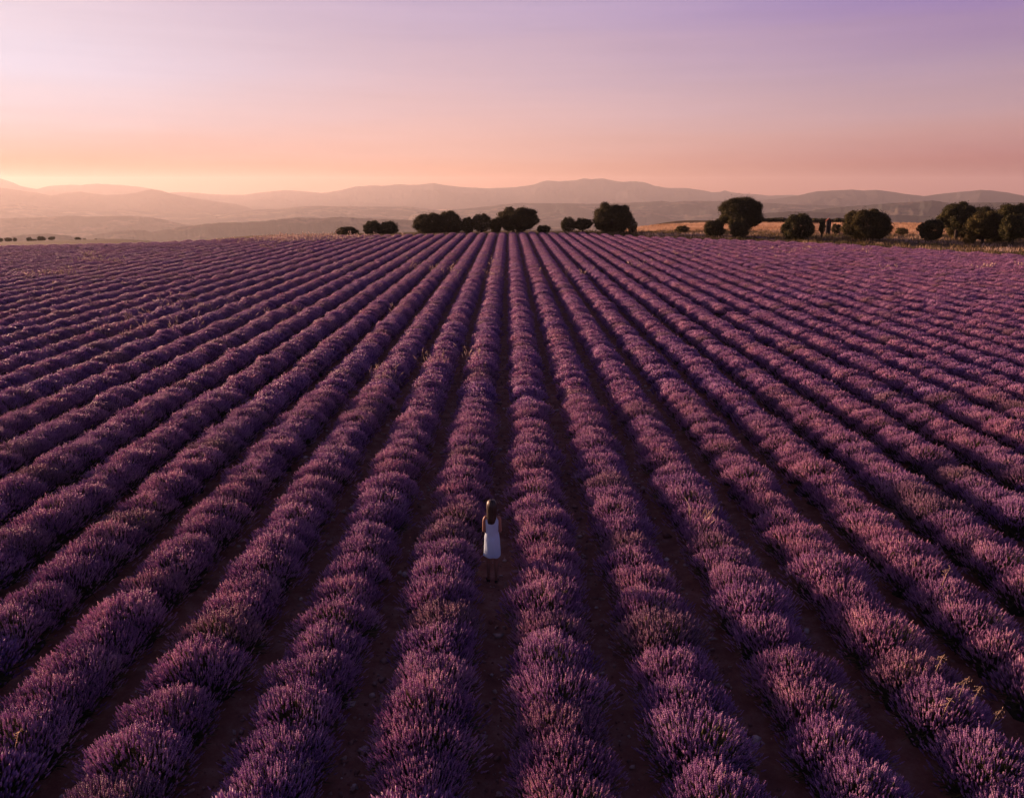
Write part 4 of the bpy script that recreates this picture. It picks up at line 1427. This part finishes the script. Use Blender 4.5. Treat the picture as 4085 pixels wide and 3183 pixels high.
pel = sv((0, 0, 0.96), (0.115, 0.09))
w1 = sv((0, 0.005, 1.06), (0.092, 0.075), pel)
w2 = sv((0, 0.0, 1.20), (0.105, 0.082), w1)
w3 = sv((0, -0.005, 1.335), (0.105, 0.078), w2)
nk = sv((0, 0.0, 1.43), 0.048, w3)
nk2 = sv((0, 0.012, 1.49), 0.046, nk)
h1 = sv((0, 0.03, 1.545), (0.066, 0.078), nk2)
h2 = sv((0, 0.025, 1.61), (0.075, 0.090), h1)
h3 = sv((0, 0.015, 1.665), (0.055, 0.066), h2)
for s_ in (-1, 1):
    hp = sv((s_ * 0.078, 0, 0.88), (0.078, 0.08), pel)
    fy = 0.05 if s_ < 0 else 0.0        # weight on the right leg, left foot a little ahead
    th = sv((s_ * 0.082, 0.004 + fy * .5, 0.70), 0.066, hp)
    kn = sv((s_ * 0.076, 0.008 + fy, 0.48), 0.045, th)
    cf = sv((s_ * 0.078, -0.012 + fy, 0.35), 0.047, kn)
    an = sv((s_ * 0.074, -0.015 + fy, 0.10), 0.028, cf)
    he = sv((s_ * 0.074, -0.010 + fy, 0.045), (0.030, 0.034), an)
    to = sv((s_ * 0.090, 0.10 + fy, 0.032), (0.034, 0.022), he)
    sh = sv((s_ * 0.125, -0.005, 1.375), 0.045, w3)
    s2 = sv((s_ * 0.150, -0.008, 1.33), 0.042, sh)
    el_ = sv((s_ * 0.162, -0.025, 1.085), 0.033, s2)
    wr = sv((s_ * 0.075, 0.165, 1.075), 0.023, el_)
    pm = sv((s_ * 0.035, 0.215, 1.085), (0.034, 0.018), wr)
me = bpy.data.meshes.new('body')
me.from_pydata(sk_v, sk_e, [])
body = bpy.data.objects.new('body', me)
COL.objects.link(body)
md = body.modifiers.new('skin', 'SKIN'); md.use_smooth_shade = True; md.branch_smoothing = 0.4
for i, sv_ in enumerate(me.skin_vertices[0].data):
    sv_.radius = sk_r[i]
    sv_.use_root = (i == 0)
md2 = body.modifiers.new('sub', 'SUBSURF'); md2.levels = 2; md2.render_levels = 2
dg = bpy.context.evaluated_depsgraph_get()
me2 = bpy.data.meshes.new_from_object(body.evaluated_get(dg))
bpy.data.objects.remove(body)
me2.materials.clear(); me2.materials.append(M['skin'])

fp = on_plane(1958, 2310)
per = empty('person', (fp.x, fp.y, float(ground_z(fp.x, fp.y)) - 0.055))
per.rotation_euler = (0, 0, R(3))
per.scale = (0.95, 0.97, 0.985)
per.location.x += 0.03
tag(per, 'person in a sleeveless white dress standing between two lavender rows, seen from behind', 'person')
b_ = link('body', me2, None, per)

# hands: five fingers each, loosely folded in front
for s_ in (-1, 1):
    g = Geo()
    palm = Vector((s_ * 0.030, 0.222, 1.087))
    box(g, palm.x - 0.034, palm.x + 0.034, palm.y - 0.014, palm.y + 0.014, palm.z - 0.036, palm.z + 0.036)
    for k_ in range(4):
        z_ = palm.z + 0.027 - 0.018 * k_
        L_ = (0.062, 0.070, 0.066, 0.052)[k_]
        x_ = palm.x - s_ * 0.028
        tube(g, [(x_, palm.y, z_), (x_ - s_ * L_ * .5, palm.y + 0.012, z_ - 0.004), (x_ - s_ * L_ * .85, palm.y - 0.004, z_ - 0.008), (x_ - s_ * L_, palm.y - 0.018, z_ - 0.009)], [0.0095, 0.009, 0.008, 0.006], 6)
    tube(g, [(palm.x + s_ * 0.012, palm.y, palm.z + 0.030), (palm.x + s_ * 0.002, palm.y - 0.004, palm.z + 0.055), (palm.x - s_ * 0.018, palm.y - 0.008, palm.z + 0.070)], [0.011, 0.010, 0.007], 6)
    me = g.mesh('hand', True); me.materials.append(M['skin']); link('hand', me, None, per)
# face
for s_ in (-1, 1):
    g = Geo(); spindles(g, np.array([[s_ * 0.030, 0.105, 1.60]]), np.array([[1.0, 0, 0]]), np.array([0.014]), np.array([0.008]), np.array([0.5]))
    me = g.mesh('eye', True); me.materials.append(M['eye']); link('eye', me, None, per)
    g = Geo(); spindles(g, np.array([[s_ * 0.078, 0.02, 1.588]]), np.array([[0.0, -0.2, 1.0]]), np.array([0.032]), np.array([0.016]), np.array([0.5]))
    me = g.mesh('ear', True); me.materials.append(M['skin']); link('ear', me, None, per)
g = Geo(); spindles(g, np.array([[0, 0.118, 1.572]]), unit(np.array([[0, 0.35, -1.0]])), np.array([0.026]), np.array([0.013]), np.array([0.5]))
me = g.mesh('nose', True); me.materials.append(M['skin']); link('nose', me, None, per)
g = Geo(); spindles(g, np.array([[0, 0.106, 1.538]]), np.array([[1.0, 0, 0]]), np.array([0.024]), np.array([0.008]), np.array([0.5]))
me = g.mesh('mouth', True); me.materials.append(M['lip']); link('mouth', me, None, per)


def loft(rows, closed=True):
    K = len(rows); n_ = len(rows[0])
    vs = np.concatenate([np.asarray(r_) for r_ in rows])
    f4 = []
    for i in range(K - 1):
        for j in range(n_ if closed else n_ - 1):
            a = i * n_ + j; b = i * n_ + (j + 1) % n_
            f4.append((a, b, b + n_, a + n_))
    return vs, f4


# dress
NS = 44
prof = [(0.575, .166, .126), (0.59, .166, .128), (0.68, .160, .128), (0.78, .156, .130), (0.88, .152, .130), (0.94, .145, .122), (1.00, .132, .108), (1.05, .124, .100), (1.10, .124, .098), (1.17, .130, .102),
        (1.24, .136, .106), (1.30, .134, .102), (1.34, .126, .096)]
rows = []
rng = np.random.default_rng(12)
ang_ = np.linspace(0, 2 * math.pi, NS, endpoint=False)
for z_, a_, b2 in prof:
    wr_ = 0.005 * np.sin(ang_ * 5 + z_ * 31) + 0.0045 * np.sin(ang_ * 9 - z_ * 47 + 1) + 0.013 * math.exp(-((z_ - 1.0) / 0.09) ** 2) * np.sin(ang_ * 2 + z_ * 90)
    if z_ < 0.8:
        wr_ = wr_ + 0.006 * np.sin(ang_ * 6 + 1.2) * (0.8 - z_) / 0.2
    zz_ = z_ + (0.008 * np.sin(ang_ * 2 + .6) if z_ < 0.62 else 0) + (0.006 * np.sin(ang_ * 3 + z_ * 40) if 0.9 < z_ < 1.15 else 0)
    rows.append(np.stack([(a_ + wr_) * np.cos(ang_), (b2 + wr_) * np.sin(ang_), np.broadcast_to(zz_, ang_.shape)], -1))
# straps rise over the shoulders, armholes and neckline dip
for t in (0.35, 0.7, 1.0):
    cx_ = np.cos(ang_); sy_ = np.sin(ang_)
    peak = np.exp(-((np.abs(cx_) - 0.66) / 0.24) ** 2)
    rise = 0.085 * peak + 0.035 * np.exp(-(cx_ / 0.4) ** 2) * np.where(sy_ < 0, 1.0, 0.35)
    rows.append(np.stack([(0.118 - 0.012 * t) * cx_, (0.094 - 0.050 * t * peak) * sy_ - 0.003, 1.34 + rise * t], -1))
vs, f4 = loft(rows)
g = Geo(); g.add(vs, f4=f4)
me = g.mesh('dress', True); me.materials.append(M['dress'])
dr = link('dress', me, None, per)
so = dr.modifiers.new('solid', 'SOLIDIFY'); so.thickness = 0.004; so.offset = 1
sb = dr.modifiers.new('sub', 'SUBSURF'); sb.levels = 1; sb.render_levels = 1

# hair: long, straight, falling down the back
rows = []
NH = 26
hp_ = [(1.712, .012, .014, .012), (1.700, .046, .056, .012), (1.670, .074, .086, .010), (1.62, .089, .103, .006), (1.56, .090, .096, .000), (1.50, .088, .088, -.012), (1.44, .084, .072, -.030), (1.38, .078, .050, -.062), (1.34, .066, .036, -.078), (1.30, .055, .028, -.084), (1.27, .042, .022, -.085)]
for i, (z_, a_, b2, yc) in enumerate(hp_):
    span = R(150) if z_ > 1.60 else R(118 if z_ > 1.5 else 100)
    th_ = np.linspace(-span, span, NH) - math.pi / 2
    wv = 0.004 * np.sin(np.arange(NH) * 1.9 + i * 0.2) + 0.003 * np.sin(np.arange(NH) * 3.7)
    xsft = -0.016 * np.clip((1.50 - z_) / 0.2, 0, 1)
    rows.append(np.stack([(a_ + wv) * np.cos(th_) + xsft, (b2 + wv) * np.sin(th_) + yc, np.full(NH, z_) + (0.008 * np.sin(np.arange(NH) * 2.3) if i == len(hp_) - 1 else 0)], -1))
vs, f4 = loft(rows, False)
g = Geo(); g.add(vs, f4=f4)
me = g.mesh('hair', True); me.materials.append(M['hair'])
hr = link('hair', me, None, per)
so = hr.modifiers.new('solid', 'SOLIDIFY'); so.thickness = 0.018; so.offset = -1
sb = hr.modifiers.new('sub', 'SUBSURF'); sb.levels = 1; sb.render_levels = 1

# flat shoes
for s_ in (-1, 1):
    rows = []
    for y_, w_, h_ in ((-0.052, .016, .030), (-0.045, .030, .055), (-0.01, .036, .060), (0.04, .040, .050), (0.09, .043, .042), (0.125, .032, .032), (0.142, .012, .018)):
        a2 = np.linspace(0, 2 * math.pi, 12, endpoint=False)
        cx_ = s_ * (0.076 + 0.014 * max(0, y_ + 0.05) / 0.15)
        rows.append(np.stack([cx_ + w_ * np.cos(a2), np.full(12, y_ + (0.05 if s_ < 0 else 0)), np.maximum(h_ * 0.5 + h_ * 0.55 * np.sin(a2), 0.004)], -1))
    vs, f4 = loft(rows)
    g = Geo(); g.add(vs, f4=f4)
    me = g.mesh('shoe', True); me.materials.append(M['shoe']); link('shoe', me, None, per)
